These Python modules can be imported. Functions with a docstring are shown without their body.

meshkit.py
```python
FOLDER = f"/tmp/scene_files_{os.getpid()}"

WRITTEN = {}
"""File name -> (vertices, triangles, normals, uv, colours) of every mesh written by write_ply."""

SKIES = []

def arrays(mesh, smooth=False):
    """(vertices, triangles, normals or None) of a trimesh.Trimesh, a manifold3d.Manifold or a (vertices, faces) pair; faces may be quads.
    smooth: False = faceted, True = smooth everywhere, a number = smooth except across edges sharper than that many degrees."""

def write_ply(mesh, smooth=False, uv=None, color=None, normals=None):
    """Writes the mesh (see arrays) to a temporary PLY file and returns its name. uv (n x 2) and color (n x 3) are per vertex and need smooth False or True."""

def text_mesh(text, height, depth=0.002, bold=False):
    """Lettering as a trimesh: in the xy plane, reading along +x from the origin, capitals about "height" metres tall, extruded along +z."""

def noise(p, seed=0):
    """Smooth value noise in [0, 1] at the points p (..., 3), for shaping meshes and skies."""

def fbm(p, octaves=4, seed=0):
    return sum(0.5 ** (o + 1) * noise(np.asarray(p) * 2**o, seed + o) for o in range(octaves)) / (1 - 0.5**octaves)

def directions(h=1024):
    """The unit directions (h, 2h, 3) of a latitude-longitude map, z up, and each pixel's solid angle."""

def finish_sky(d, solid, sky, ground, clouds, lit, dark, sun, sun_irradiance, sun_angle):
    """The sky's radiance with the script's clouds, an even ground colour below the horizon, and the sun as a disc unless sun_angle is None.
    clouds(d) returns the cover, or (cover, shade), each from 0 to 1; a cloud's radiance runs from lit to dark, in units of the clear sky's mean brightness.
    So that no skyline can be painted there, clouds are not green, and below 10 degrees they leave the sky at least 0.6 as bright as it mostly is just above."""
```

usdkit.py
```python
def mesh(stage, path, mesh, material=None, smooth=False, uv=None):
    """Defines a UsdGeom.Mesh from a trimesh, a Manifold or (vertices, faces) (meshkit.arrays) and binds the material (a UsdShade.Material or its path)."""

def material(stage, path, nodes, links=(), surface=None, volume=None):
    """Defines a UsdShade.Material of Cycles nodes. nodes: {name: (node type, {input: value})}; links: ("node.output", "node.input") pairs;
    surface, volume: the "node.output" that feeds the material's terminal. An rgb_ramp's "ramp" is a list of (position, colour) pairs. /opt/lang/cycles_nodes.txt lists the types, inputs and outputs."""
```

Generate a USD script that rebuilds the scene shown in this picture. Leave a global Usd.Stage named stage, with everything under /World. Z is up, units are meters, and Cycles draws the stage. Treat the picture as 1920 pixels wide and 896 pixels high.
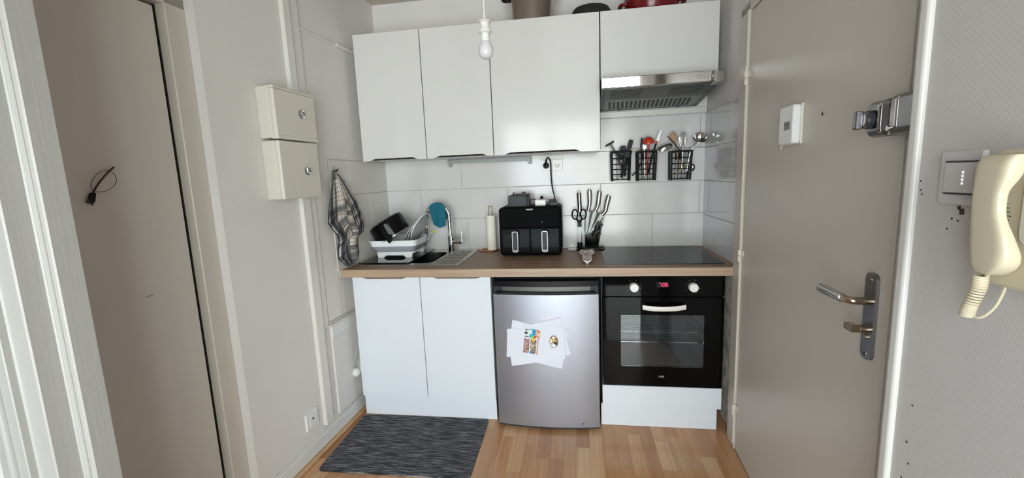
import math, random
import numpy as np, trimesh, usdkit, meshkit
from shapely.geometry import Polygon, Point, box as sbox, LineString
from shapely import affinity
from pxr import Usd, UsdGeom, UsdLux, Gf, Sdf

stage = Usd.Stage.CreateInMemory()
UsdGeom.SetStageUpAxis(stage, UsdGeom.Tokens.z)
UsdGeom.SetStageMetersPerUnit(stage, 1.0)
UsdGeom.Xform.Define(stage, '/World'); UsdGeom.Scope.Define(stage, '/World/Looks')
random.seed(7); np.random.seed(7)

# ------------------------------------------------------------------ camera, light, exposure
FPX, CAM, YAW, PITCH, ROLL = 801.6082, (1.2626, -2.8004, 1.3696), .153, -.1457, -.0402
EXPOSURE = 0.54
fw = np.array([-math.sin(YAW)*math.cos(PITCH), math.cos(YAW)*math.cos(PITCH), math.sin(PITCH)])
rt = np.cross(fw, [0, 0, 1]); rt /= np.linalg.norm(rt); up = np.cross(rt, fw)
R_, U_ = rt*math.cos(ROLL)+up*math.sin(ROLL), -rt*math.sin(ROLL)+up*math.cos(ROLL)
cam = UsdGeom.Camera.Define(stage, '/World/camera')
cam.AddTransformOp().Set(Gf.Matrix4d(*[*map(float, R_), 0, *map(float, U_), 0, *map(float, -fw), 0, *CAM, 1]))
cam.CreateHorizontalApertureAttr(36.0); cam.CreateVerticalApertureAttr(36.0*896/1920)
cam.CreateFocalLengthAttr(36.0*FPX/1920); cam.CreateClippingRangeAttr(Gf.Vec2f(.02, 100))
cam.CreateExposureAttr(EXPOSURE)
dome = UsdLux.DomeLight.Define(stage, '/World/sky'); dome.CreateIntensityAttr(0.35); dome.CreateColorAttr(Gf.Vec3f(.92, .97, 1.0))
# daylight that the living room's tall window lets in (window in the wall behind the photographer)
def window_light(name, x, w, color, inten):
    l = UsdLux.RectLight.Define(stage, '/World/'+name)
    l.CreateWidthAttr(w); l.CreateHeightAttr(2.25); l.CreateIntensityAttr(inten); l.CreateColorAttr(Gf.Vec3f(*color))
    l.AddTranslateOp().Set(Gf.Vec3d(x, -4.27, 1.14)); l.AddRotateXOp().Set(82.0)          # faces +Y and a little down, like sky light
    return l
for nm, x, w, c, i in (('daylight', .70, 1.1, (.90, .955, 1.0), 7.0), ('daylight_001', 1.82, 1.1, (.94, .985, .95), 7.0)):
    l = window_light(nm, x, w, c, i)

# ------------------------------------------------------------------ helpers
def numbered(path):
    if not stage.GetPrimAtPath(path): return path
    k = 1
    while stage.GetPrimAtPath(f'{path}_{k:03d}'): k += 1
    return f'{path}_{k:03d}'
def tag(p, label=None, cat=None, group=None, kind=None):
    for k, v in (('label', label), ('category', cat), ('group', group), ('kind', kind)):
        if v: p.SetCustomDataByKey(k, v)
class Thing:
    """An Xform at the thing's base; meshes are given in world coordinates, or in its own when local."""
    def __init__(s, name, label, cat=None, loc=(0, 0, 0), rz=0.0, group=None, kind=None, local=None):
        s.path = numbered('/World/'+name); s.loc = np.array(loc, float)
        s.local = (rz != 0) if local is None else local
        x = UsdGeom.Xform.Define(stage, s.path); x.AddTranslateOp().Set(Gf.Vec3d(*map(float, loc)))
        if rz: x.AddRotateZOp().Set(float(rz))
        tag(x.GetPrim(), label, cat, group, kind)
    def add(s, name, m, mat, smooth=35, label=None, on=None, uv=None, kind=None):
        if isinstance(m, (list, tuple)) and not isinstance(m[0], np.ndarray): m = cat(*m)
        if not s.local:
            m = (m[0]-s.loc, m[1]) if isinstance(m, tuple) else m.copy().apply_translation(-s.loc)
        p = numbered((on or s.path)+'/'+name)
        g = usdkit.mesh(stage, p, m, MAT[mat], smooth=smooth or False, uv=uv)
        tag(g.GetPrim(), label, None, None, kind)
        return p
def cat(*ms):
    out = []
    for m in ms: out += list(m) if isinstance(m, (list, tuple)) else [m]
    return trimesh.util.concatenate(out)
def bx(x0, x1, y0, y1, z0, z1, b=.0015):
    lo, hi = np.minimum([x0, y0, z0], [x1, y1, z1]), np.maximum([x0, y0, z0], [x1, y1, z1])
    b = min(b, .45*(hi-lo).min())
    if b <= 0:
        m = trimesh.creation.box(hi-lo); m.apply_translation((lo+hi)/2); return m
    P = []
    for sx in (0, 1):
        for sy in (0, 1):
            for sz in (0, 1):
                c = np.where([sx, sy, sz], hi, lo); d = np.where([sx, sy, sz], -b, b)
                for k in range(3):
                    q = c+d; q[k] = c[k]; P.append(q)
    return trimesh.convex.convex_hull(np.array(P))
def rbx(x0, x1, y0, y1, z0, z1, r, axis='z', b=.002):
    """box whose four edges along AXIS are rounded by r, other edges chamfered by b"""
    k = {'x': 0, 'y': 1, 'z': 2}[axis]; lo, hi = np.array([x0, y0, z0], float), np.array([x1, y1, z1], float)
    i, j = [a for a in range(3) if a != k]; P = []
    for zz, ins in ((lo[k], b), (lo[k]+b, 0), (hi[k]-b, 0), (hi[k], b)):
        for ci, cj, a0 in ((hi[i]-r, hi[j]-r, 0), (lo[i]+r, hi[j]-r, 90), (lo[i]+r, lo[j]+r, 180), (hi[i]-r, lo[j]+r, 270)):
            for a in np.radians(a0+np.linspace(0, 90, 6)):
                q = np.zeros(3); q[k] = zz; q[i] = ci+(r-ins)*math.cos(a); q[j] = cj+(r-ins)*math.sin(a); P.append(q)
    return trimesh.convex.convex_hull(np.array(P))
def frames(pts):
    pts = np.asarray(pts, float); t = np.gradient(pts, axis=0); t /= np.maximum(np.linalg.norm(t, axis=1, keepdims=True), 1e-9)
    n = np.cross(t[0], [0, 0, 1] if abs(t[0][2]) < .9 else [1, 0, 0]); n /= np.linalg.norm(n); N = [n]
    for k in range(1, len(t)):
        n = N[-1]-t[k]*np.dot(N[-1], t[k]); n /= max(np.linalg.norm(n), 1e-9); N.append(n)
    N = np.array(N); return t, N, np.cross(t, N)
def loft(rings, caps=True, closed=False):
    rings = [np.asarray(r, float) for r in rings]; n = len(rings[0]); V = np.vstack(rings); F = []
    for k in range(len(rings)-1+closed):
        a, b = k*n, ((k+1) % len(rings))*n
        for i in range(n):
            j = (i+1) % n; F += [[a+i, a+j, b+j], [a+i, b+j, b+i]]
    if caps and not closed:
        for k, fl in ((0, 1), (len(rings)-1, 0)):
            V = np.vstack([V, rings[k].mean(0)]); c = len(V)-1
            for i in range(n):
                j = (i+1) % n; F.append([c, k*n+j, k*n+i] if fl else [c, k*n+i, k*n+j])
    m = trimesh.Trimesh(V, F, process=False)
    if m.is_watertight and m.volume < 0: m.invert()
    return m
def tube(pts, r, n=10, ry=None):
    pts = np.asarray(pts, float); t, N, B = frames(pts); r = np.broadcast_to(r, len(pts)); ry = r if ry is None else np.broadcast_to(ry, len(pts))
    a = np.linspace(0, 2*math.pi, n, endpoint=False)
    return loft([p+np.outer(np.cos(a)*q, u)+np.outer(np.sin(a)*qy, v) for p, q, qy, u, v in zip(pts, r, ry, N, B)])
def bezier(ps, n=24):
    ps = np.asarray(ps, float); k = len(ps); out = []
    P = np.vstack([2*ps[0]-ps[1], ps, 2*ps[-1]-ps[-2]])
    for i in range(k-1):
        p0, p1, p2, p3 = P[i:i+4]
        for s in np.linspace(0, 1, max(2, n//(k-1)), endpoint=False):
            out.append(.5*((2*p1)+(-p0+p2)*s+(2*p0-5*p1+4*p2-p3)*s*s+(-p0+3*p1-3*p2+p3)*s**3))
    return np.array(out+[ps[-1]])
def cyl(p0, p1, r0, r1=None, n=24, b=0.0):
    p0, p1 = np.asarray(p0, float), np.asarray(p1, float); r1 = r0 if r1 is None else r1
    d = (p1-p0)/np.linalg.norm(p1-p0)
    if b: return tube([p0, p0+d*1e-5, p0+d*b, p1-d*b, p1-d*1e-5, p1], [r0-b, r0-b, r0, r1, r1-b, r1-b], n)
    return tube([p0, p1], [r0, r1], n)
def lathe(prof, n=40, at=(0, 0, 0), axis=None):
    """revolve (r, z) profile round z (or round AXIS), closed where r = 0"""
    rings, a = [], np.linspace(0, 2*math.pi, n, endpoint=False)
    for r, z in prof: rings.append(np.stack([np.cos(a)*max(r, 1e-5), np.sin(a)*max(r, 1e-5), np.full(n, z)], 1))
    m = loft(rings)
    if axis is not None: m.apply_transform(trimesh.geometry.align_vectors([0, 0, 1], np.asarray(axis, float)/np.linalg.norm(axis)))
    return m.apply_translation(at)
def prism(poly, a, b, plane='xy'):
    """shapely polygon extruded from a to b along the axis that PLANE leaves out"""
    polys = getattr(poly, 'geoms', [poly])
    m = cat(*[trimesh.creation.extrude_polygon(p, b-a, engine='earcut') for p in polys]); v = np.array(m.vertices); v[:, 2] += a
    M = {'xy': [0, 1, 2], 'xz': [0, 2, 1], 'yz': [2, 0, 1]}[plane]
    m = trimesh.Trimesh(v[:, M], m.faces, process=False)
    if m.volume < 0: m.invert()
    return m
def rrect(x0, x1, y0, y1, r): return sbox(x0+r, y0+r, x1-r, y1-r).buffer(r, quad_segs=6)
def rot(m, axis, deg, at=(0, 0, 0)): return m.copy().apply_transform(trimesh.transformations.rotation_matrix(math.radians(deg), axis, at))
def mv(m, x, y, z): return m.copy().apply_translation((x, y, z))
def text(s, h, x, y, z, bold=False, depth=.0006, center=True):
    """lettering in the xz plane that reads along +x and faces -y"""
    m = meshkit.text_mesh(s, h, depth, bold)
    m = m.apply_transform(trimesh.transformations.rotation_matrix(math.pi/2, [1, 0, 0]))
    if center: m.apply_translation([-m.bounds[:, 0].mean(), 0, 0])
    return m.apply_translation((x, y, z))
def ball(c, r, s=3):
    m = trimesh.creation.icosphere(subdivisions=s); m.apply_scale(r) if np.ndim(r) == 0 else m.apply_transform(np.diag([*r, 1.0])); return m.apply_translation(c)

# ------------------------------------------------------------------ materials
MAT = {}
def M(name, base=(.8, .8, .8), rough=.5, metal=0.0, bump=None, vary=None, nodes=None, links=(), **kw):
    """bump: (scale, strength, stretch); vary: (scale, amount) mottles the colour by noise"""
    nd = {'p': ('principled_bsdf', dict(base_color=base, roughness=rough, metallic=metal, **kw)), 'g': ('texture_coordinate', {})}; lk = []
    if bump:
        st = bump[2] if len(bump) > 2 else (1, 1, 1)
        nd.update(mb=('mapping', dict(scale=tuple(bump[0]*s for s in st))), nb=('noise_texture', dict(scale=1.0, detail=3.0)), b=('bump', dict(strength=bump[1], distance=.002)))
        lk += [('g.object', 'mb.vector'), ('mb.vector', 'nb.vector'), ('nb.fac', 'b.height'), ('b.normal', 'p.normal')]
    if vary:
        st = vary[2] if len(vary) > 2 else (1, 1, 1)
        nd.update(mv=('mapping', dict(scale=tuple(vary[0]*s for s in st))), nv=('noise_texture', dict(scale=1.0, detail=4.0)),
                  rv=('rgb_ramp', dict(ramp=[(.3, tuple(c*(1-vary[1]) for c in base)), (.7, tuple(min(1, c*(1+vary[1]*.6)) for c in base))])))
        lk += [('g.object', 'mv.vector'), ('mv.vector', 'nv.vector'), ('nv.fac', 'rv.fac'), ('rv.color', 'p.base_color')]
    if nodes: nd.update(nodes); lk += list(links)
    MAT[name] = usdkit.material(stage, '/World/Looks/'+name, nd, lk, surface='p.BSDF')
def wood(name, light, dark, axis, scale=1.0, rough=.4, rnd=0.0, bumps=.08):
    st = [60, 60, 60]; st['xyz'.index(axis)] = 2.2
    nd = {'p': ('principled_bsdf', dict(roughness=rough)), 'g': ('texture_coordinate', {}), 'o': ('object_info', {}),
          'm': ('mapping', dict(scale=tuple(s*scale for s in st))), 'n': ('noise_texture', dict(scale=1.0, detail=5.0, roughness=.62, distortion=.6)),
          'm2': ('mapping', dict(scale=tuple(s*scale*.18 for s in st))), 'n2': ('noise_texture', dict(scale=1.0, detail=2.0, distortion=1.2)),
          'add': ('math', dict(math_type='multiply_add', value2=.55)), 'r': ('rgb_ramp', dict(ramp=[(.36, dark), (.72, light)])),
          'w': ('math', dict(math_type='multiply', value2=.45)), 'b': ('bump', dict(strength=bumps, distance=.001)),
          'of': ('combine_xyz', {}), 'k': ('math', dict(math_type='multiply', value2=37.0)), 'hv': ('hsv', {}), 'kv': ('map_range', dict(from_min=0.0, from_max=1.0, to_min=1-rnd, to_max=1+rnd*.6)),
          'va': ('mix_vector', dict(fac=1.0, use_clamp=False))}
    lk = [('g.object', 'm.vector'), ('o.random', 'k.value1'), ('k.value', 'of.x'), ('k.value', 'of.y'), ('k.value', 'of.z'), ('of.vector', 'm.location'), ('of.vector', 'm2.location'),
          ('m.vector', 'n.vector'), ('g.object', 'm2.vector'), ('m2.vector', 'n2.vector'), ('n2.fac', 'w.value1'), ('n.fac', 'add.value1'), ('w.value', 'add.value3'), ('add.value', 'r.fac'),
          ('r.color', 'hv.color'), ('o.random', 'kv.value'), ('kv.result', 'hv.value'), ('hv.color', 'p.base_color'), ('n.fac', 'b.height'), ('b.normal', 'p.normal')]
    nd.pop('va')
    MAT[name] = usdkit.material(stage, '/World/Looks/'+name, nd, lk, surface='p.BSDF')

M('wall_paint', (.75, .725, .70), .75, bump=(55, .25), vary=(2.5, .04))
M('ceiling_paint', (.56, .49, .42), .8)
def woven(name, base):
    nd = {'w': ('wave_texture', dict(wave_type='bands', bands_direction='diagonal', scale=62.0, distortion=2.0, detail=2.0, detail_scale=2.0)), 'b': ('bump', dict(strength=.09, distance=.001)),
          'nb': ('noise_texture', dict(scale=160.0, detail=2.0)), 'ad': ('math', dict(math_type='add'))}
    M(name, base, .7, nodes=nd, links=[('g.object', 'w.vector'), ('g.object', 'nb.vector'), ('w.fac', 'ad.value1'), ('nb.fac', 'ad.value2'), ('ad.value', 'b.height'), ('b.normal', 'p.normal')])
woven('woven_wallpaper', (.60, .575, .555))
M('door_paint', (.56, .52, .46), .38, bump=(70, .10), vary=(1.5, .03))
M('closet_paint', (.61, .57, .52), .5, bump=(140, .18), vary=(2, .03))
M('frame_paint', (.58, .535, .475), .42, bump=(40, .08))
M('cream_gloss', (.70, .66, .56), .3, bump=(25, .1))
M('white_gloss_trim', (.68, .665, .63), .3, bump=(30, .12, (1, 1, .08)))
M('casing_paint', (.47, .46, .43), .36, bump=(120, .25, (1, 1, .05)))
M('skirting_paint', (.74, .74, .72), .4)
M('tile_white', (.665, .655, .64), .16, vary=(6, .03), bump=(9, .02))
M('tile_grey', (.60, .61, .62), .10, vary=(6, .03), bump=(7, .02))
M('tile_cream', (.70, .68, .64), .3, vary=(6, .03), bump=(9, .05))
M('grout', (.48, .47, .45), .9)
M('rough_wall', (.74, .69, .60), .85, bump=(30, .6), vary=(18, .45))
M('dark_gap', (.015, .014, .012), .9)  # near-black that stands in for shade inside gaps
M('cabinet_gloss', (.71, .70, .68), .13, specular_ior_level=.42)
M('cabinet_front_sky_tint', (.73, .775, .83), .24, specular_ior_level=.42)  # bluish sky light on the lower fronts is put into this base colour
M('cabinet_body', (.76, .76, .755), .4)
wood('worktop_wood', (.41, .265, .168), (.215, .135, .083), 'x', rough=.45)
wood('worktop_edge', (.56, .40, .275), (.33, .225, .15), 'x', rough=.42)
for i, (a, b) in enumerate((((.64, .37, .195), (.47, .24, .115)), ((.74, .49, .29), (.57, .335, .175)), ((.56, .30, .15), (.41, .20, .095)), ((.68, .42, .23), (.51, .28, .14)))):
    wood(f'laminate_{"abcd"[i]}', a, b, 'y', rough=.19, rnd=.10, bumps=.03)
M('laminate_gloss', (.10, .055, .03), .07, coat_weight=1.0, vary=(3, .2, (4, .3, 1)))
wood('bare_edge', (.66, .44, .25), (.48, .29, .15), 'y', rough=.45)
M('steel', (.60, .59, .575), .27, 1.0, bump=(40, .03, (1, .02, 1)))
M('gunmetal', (.30, .295, .30), .26, 1.0)
M('steel_polished', (.66, .65, .63), .10, 1.0)
M('pot_steel', (.44, .395, .365), .16, 1.0)  # brownish reflection on the pot is put into its base colour
M('steel_hood', (.46, .43, .405), .07, 1.0)
M('steel_fridge', (.36, .37, .42), .36, .75, bump=(220, .04, (1, 1, .015)), vary=(2.0, .03))
M('chrome', (.62, .62, .62), .07, 1.0)
M('blade_steel', (.15, .147, .14), .34, 1.0)
M('hob_glass', (.006, .006, .007), .06, specular_ior_level=.05)
M('basin_steel_shaded', (.10, .10, .10), .30, 1.0)  # steel darkened, the deep shade inside the basin is in its colour
M('groove_dark', (.06, .06, .058), .4, 1.0)
M('trim_steel', (.20, .20, .195), .36, 1.0)
M('drawer_black', (.005, .006, .006), .2, specular_ior_level=.05)
M('drawer_window', (.010, .013, .014), .25, specular_ior_level=.06)
M('brass_dark', (.46, .39, .30), .22, 1.0)
M('copper', (.80, .42, .26), .22, 1.0)
M('black_gloss', (.002, .002, .0022), .04, specular_ior_level=.15)
M('black_satin', (.006, .006, .007), .32, specular_ior_level=.15)
M('fryer_black', (.0045, .0045, .005), .6, specular_ior_level=.04)
M('black_matt', (.010, .010, .011), .5, specular_ior_level=.3)
M('charcoal_plastic', (.028, .034, .040), .45, specular_ior_level=.3)
M('grey_plastic', (.35, .37, .36), .4)
M('grey_silicone', (.36, .365, .40), .5)
M('hood_grille', (.11, .115, .105), .42, .5)
M('filter_grey', (.24, .245, .23), .42, .8)
M('white_plastic', (.82, .82, .80), .3)
M('rack_plastic', (.90, .915, .93), .32)
M('cream_plastic', (.62, .55, .40), .38, bump=(300, .04))
M('box_plastic', (.665, .635, .55), .36, bump=(120, .03))
M('switch_white', (.60, .575, .57), .4)
M('indicator_white', (.9, .9, .9), .3, emission_color=(1, 1, 1), emission_strength=.35)
M('off_white', (.76, .74, .69), .35)
M('paper', (.71, .74, .82), .75)
M('kitchen_roll', (.86, .83, .72), .9, bump=(180, .3))
M('red_plastic', (.55, .05, .025), .35)
M('red_enamel', (.15, .007, .007), .22)
M('dark_enamel', (.022, .019, .016), .4)
M('pan_black', (.004, .004, .005), .13, specular_ior_level=.2)
M('utensil_wood', (.46, .30, .19), .6, bump=(60, .2, (1, 1, .1)))
M('utensil_pale', (.75, .66, .42), .5)
M('lime_plastic', (.62, .72, .16), .4)
M('plate_white', (.80, .82, .83), .15)
M('plate_grey', (.34, .355, .36), .14)
M('teal_cloth', (.008, .135, .20), .9, bump=(260, .5), vary=(12, .15))
M('bulb_glass', (.70, .68, .70), .25, subsurface_weight=.2)
M('coax_black', (.01, .01, .01), .45)
M('twig', (.06, .022, .016), .7)
M('stain', (.36, .33, .31), .7)
M('chip', (.06, .05, .045), .9)
M('led_red', (.6, .0, .03), .4, emission_color=(1.0, .03, .10), emission_strength=1.6)
M('logo_grey', (.45, .46, .47), .4)
M('logo_dark', (.10, .10, .09), .4)
M('outside_green', (.10, .22, .06), .8, vary=(3, .5))
for nm, c in (('print_blue', (.03, .22, .60)), ('print_teal', (.02, .40, .48)), ('print_green', (.35, .55, .05)), ('print_orange', (.85, .45, .04)), ('print_red', (.60, .05, .05)), ('print_dark', (.05, .05, .06)), ('print_grey', (.20, .20, .20))):
    M(nm, c, .4)
def mottled(name, stops, scale):
    M(name, (.5, .5, .5), .35, nodes={'n': ('noise_texture', dict(scale=scale, detail=3.0)), 'r': ('rgb_ramp', dict(ramp=stops))}, links=[('g.object', 'n.vector'), ('n.fac', 'r.fac'), ('r.color', 'p.base_color')])
mottled('print_pink', [(.38, (.04, .03, .03)), (.5, (.42, .22, .2)), (.62, (.55, .35, .33))], 160)
mottled('print_skin', [(.35, (.25, .07, .03)), (.5, (.7, .42, .28)), (.62, (.85, .66, .52))], 90)
mottled('print_street', [(.36, (.03, .03, .03)), (.5, (.3, .24, .13)), (.64, (.6, .55, .45))], 110)
mottled('print_animal', [(.36, (.06, .03, .015)), (.5, (.55, .36, .13)), (.62, (.85, .78, .6))], 90)
mottled('patterned_ceramic', [(.34, (.10, .08, .08)), (.44, (.72, .30, .12)), (.5, (.78, .76, .74)), (.62, (.80, .78, .76)), (.7, (.14, .12, .14))], 75)
def glassy(name, tint, gloss=.09, rough=.02, ior=1.45):
    MAT[name] = usdkit.material(stage, '/World/Looks/'+name, {'t': ('transparent_bsdf', dict(color=tint)), 'g': ('glossy_bsdf', dict(color=(1, 1, 1), roughness=rough)), 'f': ('fresnel', dict(IOR=ior)), 'm': ('mix_closure', {})},
        [('f.fac', 'm.fac'), ('t.BSDF', 'm.closure1'), ('g.BSDF', 'm.closure2')], surface='m.closure')
glassy('window_glass', (.97, .98, .98)); glassy('oven_glass', (.72, .76, .79), ior=1.6); glassy('board_glass', (.72, .82, .77), ior=1.5, rough=.06)
glassy('acrylic', (.93, .94, .94), ior=1.12, rough=.12); glassy('lid_glass', (.90, .92, .93), ior=1.5)
# checked towel: uv runs across and down the cloth
def rampc(stops): return ('rgb_ramp', dict(ramp=stops, interpolate=False))
dk, md, cr = (.02, .025, .03), (.055, .066, .077), (.68, .62, .565)
M('check_cloth', cr, .95, nodes={'s': ('separate_xyz', {}),
    'ru': rampc([(0, md), (.05, cr), (.09, md), (.20, cr), (.23, dk), (.245, cr), (.28, md), (.34, cr), (.66, md), (.78, cr), (.81, dk), (.825, cr), (.86, md), (.93, cr), (.96, md)]),
    'rv': rampc([(0, (1, 1, 1)), (.30, (.30, .33, .36)), (.37, (.9, .9, .9)), (.39, (.3, .33, .35)), (.40, (.95, .95, .95)), (.42, (.28, .31, .34)), (.47, (1, 1, 1)), (.545, (.32, .35, .38)), (.61, (.9, .9, .9)), (.62, (.3, .3, .3)), (.635, (.95, .95, .95)), (.655, (.30, .33, .36)), (.70, (1, 1, 1)), (.79, (.3, .33, .36)), (.85, (.9, .9, .9)), (.87, (.3, .33, .36)), (.95, (.2, .22, .25))]),
    'mu': ('mix', dict(mix_type='multiply', fac=1.0)), 'fu': ('math', dict(math_type='multiply', value2=13.0)), 'fv': ('math', dict(math_type='multiply', value2=21.0)), 'fru': ('math', dict(math_type='fraction')), 'frv': ('math', dict(math_type='fraction')),
    'lu': ('math', dict(math_type='less_than', value2=.13)), 'lv': ('math', dict(math_type='less_than', value2=.13)), 'mx': ('math', dict(math_type='maximum')), 'ln': ('mix', dict(mix_type='mix', color2=(.05, .05, .055))), 'sc': ('math', dict(math_type='multiply', value2=.75)),
    'nz': ('noise_texture', dict(scale=400.0)), 'bb': ('bump', dict(strength=.5, distance=.001))},
  links=[('g.UV', 's.vector'), ('s.x', 'ru.fac'), ('s.y', 'rv.fac'), ('ru.color', 'mu.color1'), ('rv.color', 'mu.color2'), ('s.x', 'fu.value1'), ('s.y', 'fv.value1'), ('fu.value', 'fru.value1'), ('fv.value', 'frv.value1'),
         ('fru.value', 'lu.value1'), ('frv.value', 'lv.value1'), ('lu.value', 'mx.value1'), ('lv.value', 'mx.value2'), ('mx.value', 'sc.value1'), ('sc.value', 'ln.fac'), ('mu.color', 'ln.color1'), ('ln.color', 'p.base_color'), ('g.object', 'nz.vector'), ('nz.fac', 'bb.height'), ('bb.normal', 'p.normal')])
M('mat_weave', (.06, .063, .07), .85, nodes={'m': ('mapping', dict(scale=(9, 190, 1))), 'n': ('noise_texture', dict(scale=1.0, detail=4.0, roughness=.7)), 'r': ('rgb_ramp', dict(ramp=[(.40, (.008, .009, .011)), (.5, (.045, .048, .056)), (.61, (.24, .245, .27))])), 'b': ('bump', dict(strength=.5, distance=.002))},
  links=[('g.object', 'm.vector'), ('m.vector', 'n.vector'), ('n.fac', 'r.fac'), ('r.color', 'p.base_color'), ('n.fac', 'b.height'), ('b.normal', 'p.normal')])

# ------------------------------------------------------------------ the room
ZC, ZW = 2.5, .8885
LX = lambda t, o=0: -.0288-.0404*t+o            # left wall plane; t metres from the back wall
DX = lambda t, o=0: 2.0449-.0499*t-o            # entry wall plane
LR, DR = 90-math.degrees(math.atan(.0404)), -90-math.degrees(math.atan(.0499))
def LF(t, z, o=0): return (LX(t, o), -t, z)
def DF(t, z, o=0): return (DX(t, o), -t, z)

# floor
fl = Thing('floor', 'wood-effect laminate strip floor in warm beech tones', 'floor', kind='structure')
fl.add('subfloor', bx(-.2, 2.3, -1.9, .1, -.06, -.008, 0), 'laminate_c', 0)
fl.add('living_floor', bx(-1.4, 3.2, -4.2, -1.9, -.06, -.001, 0), 'laminate_gloss', 0)  # unseen floor, made dark and glossy to shape the oven door reflections
sw, x, k = .0655, -.135, 0
rng = random.Random(3)
while x < 2.06:
    y = -1.9
    while y < -.02:
        L = rng.choice((.24, .31, .38, .46, .52))*rng.uniform(.9, 1.1)
        y1 = min(y+L, -.01) if y > -1.9 else y+L*rng.random()+.1
        fl.add('floor_strip', bx(x+.0001, x+sw-.0001, y+.0001, y1-.0001, -.008, 0, .0003), 'laminate_'+rng.choice('aaabccddb'), 0)
        y = y1
    x += sw
# back wall with tiles
wb = Thing('wall_back', 'pale painted wall with rows of large white splashback tiles', 'wall', kind='structure')
wb.add('plaster', bx(-.25, 2.3, .006, .12, -.05, ZC+.05, 0), 'wall_paint', 0)
wb.add('grout', bx(-.03, 2.045, .0025, .0065, .84, 1.5, 0), 'grout', 0); wb.add('grout', bx(1.38, 2.045, .0025, .0065, 1.49, 1.7, 0), 'grout', 0)
g = .0016
for z0, z1, off, xmin in ((.842, 1.1, .536, -.03), (1.1, 1.3, .215, -.03), (1.3, 1.5, .506, -.03), (1.5, 1.7, .81, 1.39)):
    e = [xmin]+[v for v in np.arange(off-.6, 2.04, .6) if xmin+.02 < v < 2.03]+[2.044]
    if z0 == 1.5 : e = [xmin, 2.012, 2.044]
    for a, b in zip(e[:-1], e[1:]): wb.add('tile', bx(a+g, b-g, 0, .006, z0+g, z1-g, .0012), 'tile_white', 0)
wb.add('batten', bx(1.405, 2.044, -.012, .007, 1.702, 1.737, .002), 'white_gloss_trim', 0, label='white batten under the hood')
# left wall: solid part, lintel over the closet door, tiled strip by the worktop
wl = Thing('wall_left', 'pale painted wall with a small tiled end by the worktop', 'wall', LF(0, 0), LR, kind='structure')
def lb(t0, t1, o0, o1, z0, z1, b=.0): return bx(-t1, -t0, -o1, -o0, z0, z1, b)     # left wall's own frame
wl.add('plaster', lb(-.05, 1.345, -.12, 0, -.05, ZC+.05), 'wall_paint', 0)
wl.add('plaster', lb(1.345, 2.05, -.12, 0, 2.07, ZC+.05), 'wall_paint', 0)
wl.add('plaster', lb(1.345, 2.05, -.16, -.10, -.05, 2.07), 'dark_gap', 0)  # near-black backing puts shade into the gap beside the closet leaf
wl.add('grout', lb(0, .645, 0, .0035, .84, 1.5), 'grout', 0)
for z0, z1, sp in ((.842, 1.1, (.0, .42, .645)), (1.1, 1.3, (.0, .24, .645)), (1.3, 1.497, (.0, .45, .645))):
    for a, b in zip(sp[:-1], sp[1:]): wl.add('tile', lb(a+g, b-g, 0, .006, z0+g, z1-g, .0012), 'tile_cream', 0)
wl.add('tile_edge_strip', lb(.643, .652, -.001, .008, .885, 1.3, .002), 'white_gloss_trim', 0, label='white plastic edge strip')
wl.add('ledge', lb(.652, .775, -.001, .004, .64, 1.497, .0015), 'wall_paint', 0)
wl.add('boxing_panel', lb(.30, .775, -.001, .012, .11, .618, .003), 'wall_paint', 0)
wl.add('boxing_strip', lb(.30, .775, .010, .018, .545, .606, .004), 'skirting_paint', 0, label='white strip along the boxing')
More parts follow.
